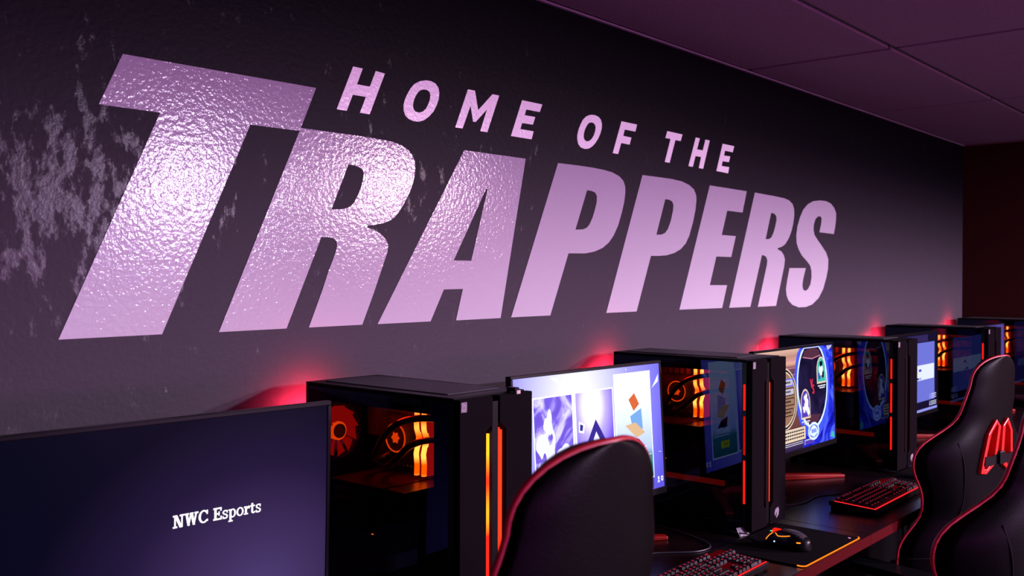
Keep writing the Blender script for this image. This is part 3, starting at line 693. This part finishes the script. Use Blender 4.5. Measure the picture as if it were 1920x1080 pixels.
Por = emission('picture_orange', (.80, .16, .05), 1.0); Psky = emission('picture_sky', (.20, .42, .85), 1.1); Ptan = emission('picture_tan', (.85, .55, .32), 1.0)
Pyel = emission('picture_button_yellow', (.75, .80, .03), 1.1); Ppale = emission('picture_pale', (.70, .72, 1.0), 1.4)
sp = G(); mats = [Pw, Pl, Pm, Pr, Pblue, Pdark, Por, Psky, Ptan, Pyel, Ppale]
layer(T, sp, R4(.3740, .5210, .048, .296), 1, 0); layer(T, sp, R4(.3775, .5175, .0515, .2925), 2, 1)
layer(T, sp, R4(.2115, .3665, .047, .296), 1, 0); layer(T, sp, R4(.2150, .3630, .0505, .2925), 2, 2)
layer(T, sp, R4(.0450, .2070, .0160, .2985), 1, 0); layer(T, sp, R4(.0485, .2035, .0195, .2950), 2, 3)
# plain stand-ins for the artwork: drifting shapes on the left card, a plume of rounds on the middle one, stacked slabs on the right one
def blob(cx, cy, rx, ry, k=14, wob=.0, ph=0): return [(cx + rx * (1 + wob * sin(3 * a + ph)) * cos(a), cy + ry * (1 + wob * cos(4 * a + ph)) * sin(a)) for a in [2 * pi * i / (k * 2) for i in range(k * 2)]]
layer(T, sp, blob(.466, .115, .016, .030, 14, .3, 1), 3, 10); layer(T, sp, blob(.475, .165, .034, .040, 14, .2, 2), 3.1, 10)
layer(T, sp, blob(.410, .180, .026, .012, 14, .3, .5), 3.2, 10); layer(T, sp, blob(.480, .225, .030, .028, 14, .25, 4), 3.3, 10)
layer(T, sp, blob(.488, .200, .012, .018, 10, .3, 1), 4, 1); layer(T, sp, blob(.462, .150, .008, .014, 10, .3, 3), 4, 1)
layer(T, sp, [(.325, .175), (.287, .120), (.249, .175), (.262, .215), (.312, .215)], 3, 4); layer(T, sp, [(.300, .170), (.287, .150), (.274, .170), (.287, .190)], 3.5, 10)
layer(T, sp, [(.354, .118), (.330, .128), (.336, .150), (.356, .145)], 3, 10); layer(T, sp, [(.349, .126), (.338, .130), (.341, .143), (.351, .141)], 4, 4)
layer(T, sp, [(.146, .085), (.120, .070), (.100, .100), (.126, .116)], 3.1, 6); layer(T, sp, [(.142, .128), (.092, .112), (.088, .165), (.130, .172)], 3.2, 7)
layer(T, sp, [(.165, .150), (.120, .146), (.078, .176), (.118, .186)], 3.4, 8); layer(T, sp, [(.150, .182), (.108, .190), (.082, .212), (.140, .216)], 3.5, 5)
txt(T, sp, 'CREATIVE', .026, .164, .2290, 5, 0, .78)
for k in range(12): layer(T, sp, R4(.155 - .0085 * k - .007, .155 - .0085 * k, .2340, .2362), 5, 10)
layer(T, sp, R4(.098, .152, .2510, .2720), 5, 9); txt(T, sp, 'PLAY', .015, .143, .2668, 6, 5, .9)
layer(T, sp, [(.006, .028), (.040, .064), (.008, .048)], 2, 10); layer(T, sp, [(.43, .006), (.455, .006), (.415, .030)], 2, 10); layer(T, sp, [(.150, .004), (.153, .004), (.1515, .014)], 2, 10)
layer(T, sp, [(.010, .234), (.024, .233), (.010, .236)], 2, 10)
layer(T, sp, [(.006, .300), (.006, .310), (.0105, .314), (.015, .310), (.015, .300)], 3, 0); layer(T, sp, R4(.0085, .0125, .303, .309), 4, 4)
layer(T, sp, blob(.0265, .3035, .0035, .005, 8), 3, 0); layer(T, sp, R4(.021, .032, .3100, .3120), 3, 0); layer(T, sp, R4(.022, .031, .3135, .3150), 3, 0)
sp.build('screen_picture', mats, t, fix=False)

# ---- monitor 3: brown panels, blue oval ring and a red VS
t, T, sc_ = monitor((3.314, 1.380, 1.1985), 2.4, 0, 'monitor showing a red VS inside a glowing blue oval')
zt3 = 1.1985 - DZ
M0 = screen_material('picture_blue_swirl', clouds(8, [(.35, (.004, .004, .33)), (.52, (.02, .03, .75)), (.62, (.10, .16, 1.0)), (.75, (.01, .01, .55))], 1.1, 2.5))
sc_.build('screen', M0, t)
Zb = lambda b: zt3 - b
Mb = screen_material('picture_brown_bands', linear('Z', Zb(.330), Zb(0), [(0, (.02, .012, .07)), (.10, (.10, .05, .14)), (.16, (.16, .05, .05)), (.55, (.20, .08, .07)), (.68, (.07, .03, .06)), (.82, (.20, .07, .09)), (.86, (.85, .45, .35)), (.93, (.55, .28, .22)), (1, (.8, .5, .4))], 1.0))
Mring = emission('picture_ring_glow', (.45, .55, 1.0), 1.9); Mring2 = emission('picture_ring_blue', (.06, .10, 1.0), 1.1)
Mnavy = screen_material('picture_cave', clouds(11, [(.35, (.006, .004, .02)), (.6, (.016, .010, .055)), (.75, (.03, .02, .10))], 1.0, 1.0))
Mmar = emission('picture_maroon', (.10, .03, .06), 1.0); Mpink = emission('picture_pink_line', (.7, .25, .40), 1.0); Mvs = emission('picture_red', (.85, .03, .06), 1.2)
Mtan = emission('picture_parchment', (.80, .62, .48), 1.1); Mbr = emission('picture_disc_brown', (.38, .20, .13), 1.0); Mbt = emission('picture_button_pale', (.55, .50, .62), 1.1)
Mteal = emission('picture_teal', (.06, .55, .50), 1.0); Mvio = emission('picture_violet', (.10, .05, .50), 1.0); Mblk = emission('picture_black', (.004, .003, .008), 1.0); Mw = emission('picture_offwhite', (.85, .85, 1.0), 1.2)
sp = G(); mats = [Mb, Mring, Mring2, Mnavy, Mmar, Mpink, Mvs, Mtan, Mbr, Mbt, Mteal, Mvio, Mblk, Mw]
layer(T, sp, R4(.262, .585, 0, .329), 1, 0)
for b0 in (.034, .060, .082): layer(T, sp, R4(.262, .585, b0, b0 + .0025), 1.5, 5)
OC = (.1725, .125)
ov = lambda rx, ry, n=30: [(OC[0] + rx * cos(2 * pi * i / n), OC[1] + ry * sin(2 * pi * i / n)) for i in range(n)]
layer(T, sp, [(max(.001, p[0]), max(.001, p[1])) for p in ov(.140, .185)], 2, 2)
layer(T, sp, [(p[0], max(.0008, p[1])) for p in ov(.123, .151)], 3, 1); layer(T, sp, [(p[0], max(.003, p[1])) for p in ov(.114, .141)], 4, 3)
layer(T, sp, [(OC[0] + x, y) for x, y in ((-.058, .012), (-.02, .004), (.02, .004), (.060, .012), (.070, .030), (0, .038), (-.068, .030))], 5, 4)
layer(T, sp, [(OC[0] + x, y) for x, y in ((-.070, .030), (0, .038), (.072, .030), (.072, .033), (0, .0415), (-.070, .033))], 6, 5)
layer(T, sp, [(OC[0] + x, y) for x, y in ((-.060, .232), (.075, .222), (.045, .250), (0, .260), (-.035, .252))], 5, 4)
for e in (0, .0015, .003):
    txt(T, sp, 'V', .044, .193 - e, .138, 7 + e * 90, 6, .72); txt(T, sp, 'S', .044, .178 - e, .158, 7.05 + e * 90, 6, .72)
def arch(a0, a1, b0, b1): # rounded-pointed window, b0 top
    c = (a0 + a1) / 2; w_ = (a1 - a0) / 2
    return [(a0, b1), (a0, b0 + w_), (a0 + w_ * .25, b0 + w_ * .45), (a0 + w_ * .6, b0 + w_ * .12), (c, b0), (a1 - w_ * .6, b0 + w_ * .12), (a1 - w_ * .25, b0 + w_ * .45), (a1, b0 + w_), (a1, b1)]
layer(T, sp, arch(.199, .271, .136, .236), 7, 7); layer(T, sp, arch(.204, .266, .142, .230), 8, 11)
layer(T, sp, arch(.064, .138, .036, .128), 7, 7); layer(T, sp, arch(.069, .133, .042, .122), 8, 10)
for (cx, cy, r, mm) in ((.232, .168, .012, 13), (.226, .192, .016, 13), (.246, .205, .010, 13), (.214, .214, .010, 13), (.236, .214, .008, 11), (.100, .064, .011, 12), (.104, .086, .015, 13), (.088, .100, .010, 12), (.118, .104, .010, 11), (.100, .094, .006, 11)):
    layer(T, sp, blob(cx, cy, r, r * 1.2, 8, .3, cx * 90), 9 + r * 20, mm)
for (a, b, n) in ((.206, .243, 7), (.214, .250, 4), (.070, .134, 7), (.076, .141, 5)):
    for k in range(n): layer(T, sp, R4(a + .009 * k, a + .009 * k + .007, b, b + .004), 9, 13)
layer(T, sp, blob(.1775, .283, .044, .030, 12), 7, 1); layer(T, sp, blob(.1775, .283, .036, .022, 12), 8, 2); layer(T, sp, blob(.1775, .283, .032, .018, 12, .1), 9, 1)
for k in range(4): layer(T, sp, R4(.158 + .010 * k, .165 + .010 * k, .276, .289), 10, 2)
# round brown panel with buttons
dc = (.395, .158)
dd = lambda r, n=32: [(dc[0] + r * cos(2 * pi * i / n), dc[1] + r * 1.0 * sin(2 * pi * i / n)) for i in range(n)]
layer(T, sp, dd(.102), 2.2, 7); layer(T, sp, dd(.097), 2.6, 12); layer(T, sp, dd(.091), 3, 7); layer(T, sp, dd(.086), 3.4, 8)
for k, b0 in enumerate((.094, .124, .156, .190)):
    wv = (.070, .078, .078, .066)[k]
    layer(T, sp, R4(dc[0] - wv, dc[0] + wv, b0, b0 + .025), 4, 2 if k == 0 else 12); layer(T, sp, R4(dc[0] - wv + .003, dc[0] + wv - .003, b0 + .003, b0 + .022), 5, 9 if k < 2 else 8)
    for q in range(4): layer(T, sp, R4(dc[0] - .050 + .012 * q, dc[0] - .041 + .012 * q, b0 + .009, b0 + .015), 6, 12)
layer(T, sp, R4(.240, .420, .2565, .302), 6, 12); layer(T, sp, R4(.242, .418, .2585, .300), 7, 7)
for k in range(3):
    for q in range(9): layer(T, sp, R4(.254 + .016 * q, .254 + .016 * q + .0125, .266 + .0105 * k, .2705 + .0105 * k), 8, 12)
layer(T, sp, R4(.262, .585, .305, .3065), 2, 13); layer(T, sp, R4(.262, .585, .311, .3125), 2, 13); layer(T, sp, R4(.175, .250, .305, .322), 2, 9); layer(T, sp, R4(.175, .246, .309, .322), 3, 11)
layer(T, sp, [(.004, .002), (.050, .002), (.040, .018), (.012, .010)], 3, 9); layer(T, sp, [(.004, .326), (.040, .318), (.030, .300), (.010, .306)], 3, 10)
sp.build('screen_picture', mats, t, fix=False)

# ---- monitor 4: periwinkle page with a white dialog
t, T, sc_ = monitor((4.440, 1.375, 1.1945), 0.3, 0, 'monitor showing a periwinkle page crossed by a white dialog')
D0 = emission('picture_page_dark', (.010, .006, .030), 1.0); D1 = emission('picture_periwinkle', (.155, .17, .66), 1.1); D2 = emission('picture_dialog', (.72, .78, 1.0), 1.15); D3 = emission('picture_task_bar', (.30, .30, .85), 1.1); D4 = emission('picture_button_blue', (.03, .04, .55), 1.0); D5 = emission('picture_grey', (.35, .35, .7), 1.0)
D6 = emission('picture_header', (.035, .022, .11), 1.0)
sc_.build('screen', D0, t); sp = G(); mats = [D1, D2, D3, D4, D5, D6]
layer(T, sp, R4(.034, .560, .0365, .2860), 1, 0); layer(T, sp, R4(.040, .560, .1310, .1950), 2, 1); layer(T, sp, R4(0, .585, .3185, .329), 1, 2)
layer(T, sp, R4(.12, .38, .004, .033), 1, 5)
layer(T, sp, R4(.205, .235, .1480, .1580), 3, 3); layer(T, sp, R4(.235, .268, .1830, .1920), 3, 3); layer(T, sp, R4(.208, .228, .1830, .1920), 3, 4)
layer(T, sp, R4(.255, .280, .1640, .1652), 3, 4)
for k in range(3): layer(T, sp, R4(.012, .078, .262 + .008 * k, .2645 + .008 * k), 3, 1)
for k in range(3): layer(T, sp, R4(.010, .082, .294 + .007 * k, .2965 + .007 * k), 3, 1)
layer(T, sp, R4(.088, .100, .260, .284), 3, 2); layer(T, sp, [(.086, .312), (.104, .312), (.100, .292), (.090, .292)], 3, 2)
sp.build('screen_picture', mats, t, fix=False)

# ---- monitor 5: farthest, seen only as a reflection
t, T, sc_ = monitor((5.52, 1.375, 1.1945), 1.0, 0, 'farthest monitor beside the corner computer, with lavender page')
sc_.build('screen', emission('picture_far_page', (.10, .06, .30), 1.0), t); sp = G()
layer(T, sp, R4(.06, .40, .03, .16), 1, 0); layer(T, sp, R4(0, .585, .318, .329), 1, 1)
for k in range(6): layer(T, sp, R4(.08 + .05 * k, .11 + .05 * k, .20, .24), 2, 1)
sp.build('screen_picture', [emission('picture_far_panel', (.22, .14, .50), 1.0), D5], t, fix=False)
# ================================================================== keyboards
ROWS = [ # (row depth from the front, list of key widths; negative = gap)
    (0, [1.25, 1.25, 1.25, 6.25, 1.25, 1.25, 1.25, 1.25, -.25, 1, 1, 1, -.25, 2, 1]),
    (1, [2.25] + [1] * 10 + [2.75, -1.25, 1, -1.25, 1, 1, 1]),
    (2, [1.75] + [1] * 11 + [2.25, -3.5, 1, 1, 1]),
    (3, [1.5] + [1] * 12 + [1.5, -.25, 1, 1, 1, -.25, 1, 1, 1]),
    (4, [1] * 13 + [2, -.25, 1, 1, 1, -.25, 1, 1, 1, 1]),
    (5.3, [1, -1, 1, 1, 1, 1, -.5, 1, 1, 1, 1, -.5, 1, 1, 1, 1, -.25, 1, 1, 1])]
KEY_MESH = {}
def keycap_mesh(wd):
    if wd not in KEY_MESH:
        u = .0187; W = wd * u - .0032; D = u - .0032; g = G()
        R = lambda i, z: [(i, i, z), (W - i, i, z), (W - i, D - i, z), (i, D - i, z)]
        g.loft([R(0, 0), R(.0006, .003), R(.0019, .0078)], smooth=False)
        g.box(W / 2 - .0030, W / 2 + .0030, D * .50, D * .72, .0078, .00795, 1)
        o = g.build('key', [key_m, led_legend]); KEY_MESH[wd] = o.data; bpy.data.objects.remove(o)
    return KEY_MESH[wd]
def keyboard(loc, rot, label):
    t = thing('keyboard', label, 'keyboard', loc, radians(rot), 'red-lit keyboards')
    u = .0187; W = 22.5 * u + .010; D = 6.35 * u + .020
    T = lambda p: Vector((p.x, p.y, p.z + p.y * .055))
    b = G().box(0, W, 0, D, .004, .018, T=T); b.box(.01, W - .01, D - .022, D - .002, 0, .018)
    for x in (.02, W - .05): b.box(x, x + .03, .004, .014, 0, .006)
    b.build('base', black_m, t, bevel=.0015)
    G().box(.006, W - .006, .0065, D - .014, .0181, .0190, T=T).build('light_plate', led_plate, t)
    G().box(.006, W - .006, .0032, .0062, .0181, .0192, T=T).build('rim_light', led_key, t)
    G().box(.0025, .0060, .0032, D - .016, .0181, .0192, T=T).build('rim_light', led_key, t)
    for row, ks in ROWS:
        x = .005
        for k in ks:
            if k < 0: x += -k * u; continue
            o = bpy.data.objects.new('key', keycap_mesh(k)); COL.objects.link(o); o.parent = t
            y = .006 + row * u
            o.location = (x + .0016, y + .0016, .0195 + y * .055); o.rotation_euler = (math.atan(.055), 0, 0)
            x += k * u
    # dark gaskets so that only thin lines of light escape between the keys
    G().box(.35, .350 + .02, D - .012, D - .009, .0192, .0197, T=T).build('media_light', led_key, t)
    G().cyl((W - .17, D - .010, .0245), (0, 0, 1), .0016, .0010, 10).build('indicator_light', led_blue, t)
    return t
kb = keyboard((1.672, 1.012, DZ), 1.5, 'red-lit keyboard between the near chair and the glowing mouse')
keyboard((2.772, 1.022, DZ), 1.0, 'red-lit keyboard in front of the VS monitor, right of the mouse mat')
keyboard((3.880, 1.020, DZ), 0, 'red-lit keyboard mostly behind the chair with red inserts')
keyboard((.560, 1.000, DZ), 0, 'red-lit keyboard under the monitor reading NWC Esports')

# ================================================================== mouse mats and mice
def mat(x0, y0, label, W=.342, D=.228):
    t = thing('mouse_mat', label, 'mouse mat', (x0, y0, DZ), 0, 'mouse mats with lit rims')
    rr = .012; pts = []
    for cx, cy, a0 in ((W - rr, D - rr, 0), (rr, D - rr, 90), (rr, rr, 180), (W - rr, rr, 270)):
        for a in range(0, 91, 15): pts.append((cx + rr * cos(radians(a0 + a)), cy + rr * sin(radians(a0 + a))))
    G().prism([pts], lambda a, b, d: (a, b, .0005 + d), .0035).build('mat', pad_m, t)
    path = [(.0, .018 , .0038), (-.0002, .012, .0038)] + [(rr + (rr + .0008) * cos(radians(a)), rr + (rr + .0008) * sin(radians(a)), .0038) for a in range(180, 271, 15)] + [(W * k / 12 + rr * (1 - k / 6), -.0008, .0038) for k in range(1, 12)] + [(W - rr + (rr + .0008) * cos(radians(a)), rr + (rr + .0008) * sin(radians(a)), .0038) for a in range(270, 345, 15)]
    G().tube(path, .0016, 8).build('light_tube', led_pad, t)
    G().prism([[(W - .030, .016), (W - .022, .016), (W - .019, .024), (W - .027, .022)]], lambda a, b, d: (a, b, .0040 + d), .0003).build('logo', principled('mat_logo', (.8, .35, .6), .5, emis=(1, .3, .6), estr=.35), t)
    return t
mat(2.164, .9645, 'black mouse mat with an orange-lit front rim, at the desk edge')
mat(3.275, .965, 'black mouse mat on the desk behind the chair with red inserts')

def mouse(loc, rot, label):
    t = thing('computer_mouse', label, 'mouse', loc, radians(rot), 'gaming mice')
    Lh = .062; rings = []; n = 28; K = 16
    def half(yy):  # yy -1 (palm, front towards the viewer) .. 1 (buttons)
        a = max(0.0, 1 - abs(yy) ** 2.6) ** .5
        return (.0335 - .006 * sin((yy + .1) * 2.2) * (yy > -.1)) * a, .0405 * (max(0, 1 - abs(yy + .12) ** 2.4 * .85)) ** .75
    for j in range(K + 1):
        yy = -1 + 2 * j / K; yy = max(-.985, min(.985, yy)); wx, hz = half(yy); hz = max(hz, .006); ring = []
        for i in range(n):
            a = 2 * pi * i / n; cx, sz = cos(a), sin(a)
            px = wx * (abs(cx) ** .75) * (1 if cx > 0 else -1); pz = (hz * abs(sz) ** .8 if sz > 0 else -.002 * abs(sz)) + .0035
            ring.append((px, yy * Lh, pz))
        rings.append(ring)
    G().loft(rings).build('body', black_m, t)
    G().ball((0, 0, .004), .028, .050, .0035).build('skirt', black_m, t)
    tp = G(); R = []
    for j in range(9):
        yy = -.80 + 1.0 * j / 8; wx, hz = half(yy); R.append([(x * wx, yy * Lh, hz * (max(0, 1 - abs(x) ** 2.2)) ** .4 + .0045) for x in [(-.62 + 1.24 * i / 10) for i in range(11)]])
    v = [p for r in R for p in r]; f = [(j * 11 + i, j * 11 + i + 1, (j + 1) * 11 + i + 1, (j + 1) * 11 + i) for j in range(8) for i in range(10)]
    tp.add(v, f, 0, True); tp.build('palm_rest', principled('mouse_gloss', (.05, .045, .05), .28), t, fix=False)
    def side(yy, q):  # point on the left cheek, q 0 base .. 1 ridge
        wx, hz = half(yy); a = q * pi / 2
        return (-wx * cos(a) ** .75 - .0010, yy * Lh, hz * sin(a) ** .8 + .0042)
    G().tube([side(y, q) for y, q in ((.38, .62), (.30, .52), (.22, .42), (.05, .42), (-.12, .46), (-.32, .54))], .0011, 8).build('side_light', led_orange, t)
    G().tube([side(y, q) for y, q in ((-.62, .30), (-.70, .32), (-.76, .36))], .0017, 8).build('side_light', led_orange, t)
    G().tube([side(y, q) for y, q in ((.88, .55), (.80, .70), (.70, .78), (.60, .82))], .0010, 8).build('button_light', led_orange, t)
    wh = G().cyl((-.0035, .034, .0335), (1, 0, 0), .0085, .007, 20); wh.build('scroll_wheel', led_red, t, bevel=.001)
    G().box(-.004, .004, .020, .029, .0395, .0412).build('mode_light', led_red, t)
    G().box(-.012, -.008, .038, .043, .0345, .0360).build('green_light', led_green, t)
    G().ball(side(.35, .15), .0016, .0016, .0016, 8, 6).build('blue_light', led_blue, t)
    cbl = smooth_path([(0, .060, .008), (.004, .085, .0046), (.02, .12, .0046), (.015, .17, .0046), (.06, .24, .004)], 6)
    G().tube(cbl, .0017, 8).build('cable', cable_m, t)
    return t
mouse((2.296, 1.068, DZ + .0040), -4, 'black mouse with orange, red and green lights on the mat')
mouse((3.40, 1.06, DZ + .0040), 0, 'black mouse on the mat behind the chair with red inserts')

# ================================================================== loose cables on the desk
def cable(name, label, pts, r=.0022):
    o = tag(G().tube(smooth_path(pts, 8), r, 8).build(name, cable_m), label, 'cable')
    return o
z = DZ + .0024
cable('keyboard_cable', 'thin cable curling behind the near keyboard', [(1.84, 1.142, DZ + .010), (1.85, 1.20, z), (1.93, 1.30, z), (2.02, 1.30, z), (2.12, 1.22, z), (2.20, 1.24, z), (2.26, 1.40, z), (2.28, 1.62, z)])
cable('keyboard_cable', 'thin cable behind the keyboard right of the mouse mat', [(2.98, 1.155, DZ + .010), (2.99, 1.20, z), (2.90, 1.25, z), (2.76, 1.25, z), (2.64, 1.36, z), (2.62, 1.50, z), (2.60, 1.64, z)])
cable('monitor_cable', 'black cable running along the back of the desk behind the picture-card monitor', [(1.52, 1.60, z), (1.70, 1.59, z), (1.95, 1.60, z), (2.14, 1.585, z), (2.26, 1.60, z), (2.30, 1.645, z)], .003)

# ================================================================== racing-style chairs
def prof(tab, z):
    for (z0, a), (z1, b) in zip(tab, tab[1:]):
        if z <= z1:
            k = max(0, min(1, (z - z0) / (z1 - z0))); return a + (b - a) * k
    return tab[-1][1]
TOPZ = 1.265; Z1 = 1.19
WT = [(.42, .240), (.58, .262), (.66, .252), (.74, .2513), (.82, .1946), (.89, .222), (.96, .2586), (1.02, .2521), (1.08, .1379), (1.14, .1352), (1.19, .1137)]
WRAP = [(.42, .10), (.58, .1053), (.66, .1165), (.74, .1193), (.82, .0893), (.89, .0802), (.96, .0972), (1.02, .0922), (1.08, .0472), (1.14, .0327), (1.19, .0291)]
THK = [(.42, .085), (.80, .075), (1.0, .075), (TOPZ, .060)]
def soft(tab, z, h=.020):   # the table with its corners rounded
    return sum(prof(tab, z + h * k) * c for k, c in ((-1.5, 1), (-.75, 2), (0, 3), (.75, 2), (1.5, 1))) / 9
def wz(z):
    w0 = soft(WT, min(z, Z1))
    if z > Z1: w0 *= sqrt(max(0, 1 - ((z - Z1) / (TOPZ - Z1)) ** 2.3))
    return w0
def yback(z): return -.055 - .093 * (z - .50)          # recline: the top leans away from the desk
def bp_(s, z):  # back skin point
    w0 = wz(z); q = abs(s)
    return Vector((s * w0, yback(z) + soft(WRAP, min(z, Z1)) * w0 / max(.05, soft(WT, min(z, Z1))) * q ** 3.4, z))
def chair(loc, rot, label, dz=0.0, inserts=True):
    t = thing('gaming_chair', label, 'chair', (loc[0], loc[1], 0), radians(rot), 'gaming chairs at the desks')
    n = 22; zs = [.43 + (.93 - .43) * k / 22 for k in range(22)] + [.93 + (Z1 - .93) * k / 16 for k in range(16)] + [Z1 + (TOPZ - Z1) * sin(pi / 2 * k / 9) * .9985 for k in range(10)]
    rings = []
    for z_ in zs:
        ring = [bp_(-1 + 2 * i / n, z_) for i in range(n + 1)]
        th = prof(THK, z_) * min(1, (wz(z_) / .10)) ** .5; th = max(th, .010)
        for i in range(n, -1, -1):
            s = -1 + 2 * i / n; q = abs(s); p = bp_(s * (1 - .10 * q ** 2), z_)
            p.y += min(th, .010 + th * .72 * (1 - q ** 4) ** .8)
            ring.append(p)
        rings.append(ring)
    g = G().loft(rings); body = g.build('backrest', leather_m, t)
    # two slots cut right through
    def slot(sg, k=1.0, o=0): return [(sg * a, b + .050) for a, b in ((.016 + o, 1.018), (.030 - o * .3, 1.030 - o), (.058 - o, 1.000), (.074 - o, .925), (.078 - o, .900 + o), (.060, .896 + o), (.022 + o, .925 + o))]
    if inserts:
        for sg in (-1, 1):
            cg = G(); pts = slot(sg); cg.prism([pts], lambda a, b, d: (a, -.35 + d, b), .5); co = cg.build('cutter', leather_m, t)
            md = body.modifiers.new('cut', 'BOOLEAN'); md.object = co; md.operation = 'DIFFERENCE'; md.solver = 'EXACT'
            bpy.context.view_layer.update()
            dg = bpy.context.evaluated_depsgraph_get(); dg.update()
            me = bpy.data.meshes.new_from_object(body.evaluated_get(dg)); body.modifiers.clear(); body.data = me
            bpy.data.objects.remove(co)
            out = slot(sg, o=-.010); inn = slot(sg, o=.004)
            yb = lambda a, b: bp_(a / wz(b), b).y
            G().prism([out, inn], lambda a, b, d: (a, yb(a, b) - .010 + d, b), .022).build('slot_frame', redpl_m, t, bevel=.003)
        # strap of the neck cushion threaded through both slots
        sp_ = G(); path = [(-.078, .975), (-.045, .972), (0, .980), (.045, .972), (.078, .975)]
        sp_.loft([[(a, bp_(a / wz(b), b).y - .012 + dy, b + dz) for dy, dz in ((0, -.013), (0, .013), (.003, .013), (.003, -.013))] for a, b in path], smooth=False)
        so = sp_.build('strap', black_m, t)
        G().box(-.014, .014, yback(.979) - .020, yback(.979) - .009, .961, .997).build('buckle', black_m, so, bevel=.002)
    # piping along the back edge, over the head
    zz = [.43 + (Z1 - .43) * k / 60 for k in range(60)] + [Z1 + (TOPZ - Z1) * sin(pi / 2 * k / 16) for k in range(16)]
    left = []
    for z_ in zz:
        p = bp_(-1, z_); left.append(p + Vector((.0012, .0040, 0)))
    topp = [Vector((0, bp_(-1, TOPZ - 1e-4).y + .004, TOPZ - .0002))]
    right = [Vector((-p.x, p.y, p.z)) for p in reversed(left)]
    G().tube(left + topp + right, .0042, 10).build('piping', piping_m, t)
    # stitched seams dividing the wings from the centre panel, and a cross seam
    for sg in (-1, 1):
        pts = [bp_(sg * s, z_) + Vector((0, -.0006, 0)) for s, z_ in ((.55, .50), (.56, .60), (.60, .70), (.66, .78), (.62, .85), (.57, .92), (.58, .98), (.72, 1.03))]
        G().tube(smooth_path(pts, 5), .0016, 6).build('seam', seam_m, t)
    pts = [bp_(-1 + .40 * k / 6, .70 + .012 * k / 6) + Vector((0, -.0005, 0)) for k in range(7)]
    G().tube(pts, .0015, 6).build('seam', seam_m, t)
    # head pillow and lumbar pillow on the front
    for z0, wd, hh in ((.66, .17, .09),):
        y0 = yback(z0) + .085
        pg = G().ball((0, y0, z0), wd, .045, hh, 20, 10); pg.build('cushion', leather_m, t)
    # seat with raised sides
    R = []
    for k in range(9):
        yy = -.16 + .52 * k / 8; e = 1 if 0 < k < 8 else .90
        R.append([(x * e, yy, z_) for x, z_ in ((-.26, .44), (-.275, .50), (-.255, .545), (-.20, .530), (-.15, .505), (0, .500), (.15, .505), (.20, .530), (.255, .545), (.275, .50), (.26, .44), (0, .425))])
    G().loft(R).build('seat', leather_m, t, bevel=.01)
    for sg in (-1, 1):
        pp = [(sg * .276, -.16 + .52 * k / 8, .50) for k in range(9)]
        G().tube(pp, .004, 8).build('piping', piping_m, t)
        am = G().box(sg * .31 - .018, sg * .31 + .018, -.02, .03, .43, .665); am.box(min(sg * .16, sg * .328), max(sg * .16, sg * .328), -.02, .03, .415, .432); am.build('armrest_post', black_m, t, bevel=.004)
        G().box(sg * .31 - .045, sg * .31 + .045, -.12, .14, .665, .690).build('armrest_pad', black_m, t, bevel=.010, segs=3)
        G().box(sg * .262 - .006, sg * .262 + .006, -.14, .02, .40, .50).build('hinge_cover', black_m, t, bevel=.004)
    G().box(-.12, .12, -.10, .16, .395, .426).build('mechanism', steel_m, t, bevel=.006)
    G().cyl((0, .03, .10), (0, 0, 1), .026, .30, 20).build('gas_lift', steel_m, t)
    for k in range(5):
        a = 2 * pi * k / 5 + .3; d = Vector((cos(a), sin(a), 0)); nn = Vector((-sin(a), cos(a), 0)); c = Vector((0, .03, 0))
        A = lambda r, w0, z0, z1: [c + d * r + nn * w0 + Vector((0, 0, z0)), c + d * r - nn * w0 + Vector((0, 0, z0)), c + d * r - nn * w0 + Vector((0, 0, z1)), c + d * r + nn * w0 + Vector((0, 0, z1))]
        lg = G().loft([A(0, .035, .075, .125), A(.30, .018, .060, .085)], smooth=False).build('leg', black_m, t, bevel=.004)
        cc = c + d * .295
        cs = G()
        for s2 in (-.014, .014): cs.cyl(cc + nn * s2 + Vector((0, 0, .028)) - nn * .009, nn, .028, .018, 18)
        cs.cyl(cc + Vector((0, 0, .03)), (0, 0, 1), .006, .035, 10); cs.build('caster', black_m, lg)
    for ch in t.children:      # seat height set on the gas lift
        if not ch.name.startswith(('leg', 'gas_lift')): ch.location.z = dz
    return t
CH = [((0.7749, .6605), -.5, .007, 'gaming chair nearest the camera, its red-edged back hiding the picture cards'),
      ((2.0339, .5016), -12.7, -.035, 'gaming chair cut off by the right edge of the photo, closest on that side'),
      ((2.9831, .8532), -12.1, -.051, 'gaming chair with its whole head and both red inserts in view'),
      ((4.08, .84), -10, -.04, 'gaming chair farthest right, only a sliver beyond the red inserts')]
chairs = [chair(l, r, lab, dz) for l, r, dz, lab in CH]
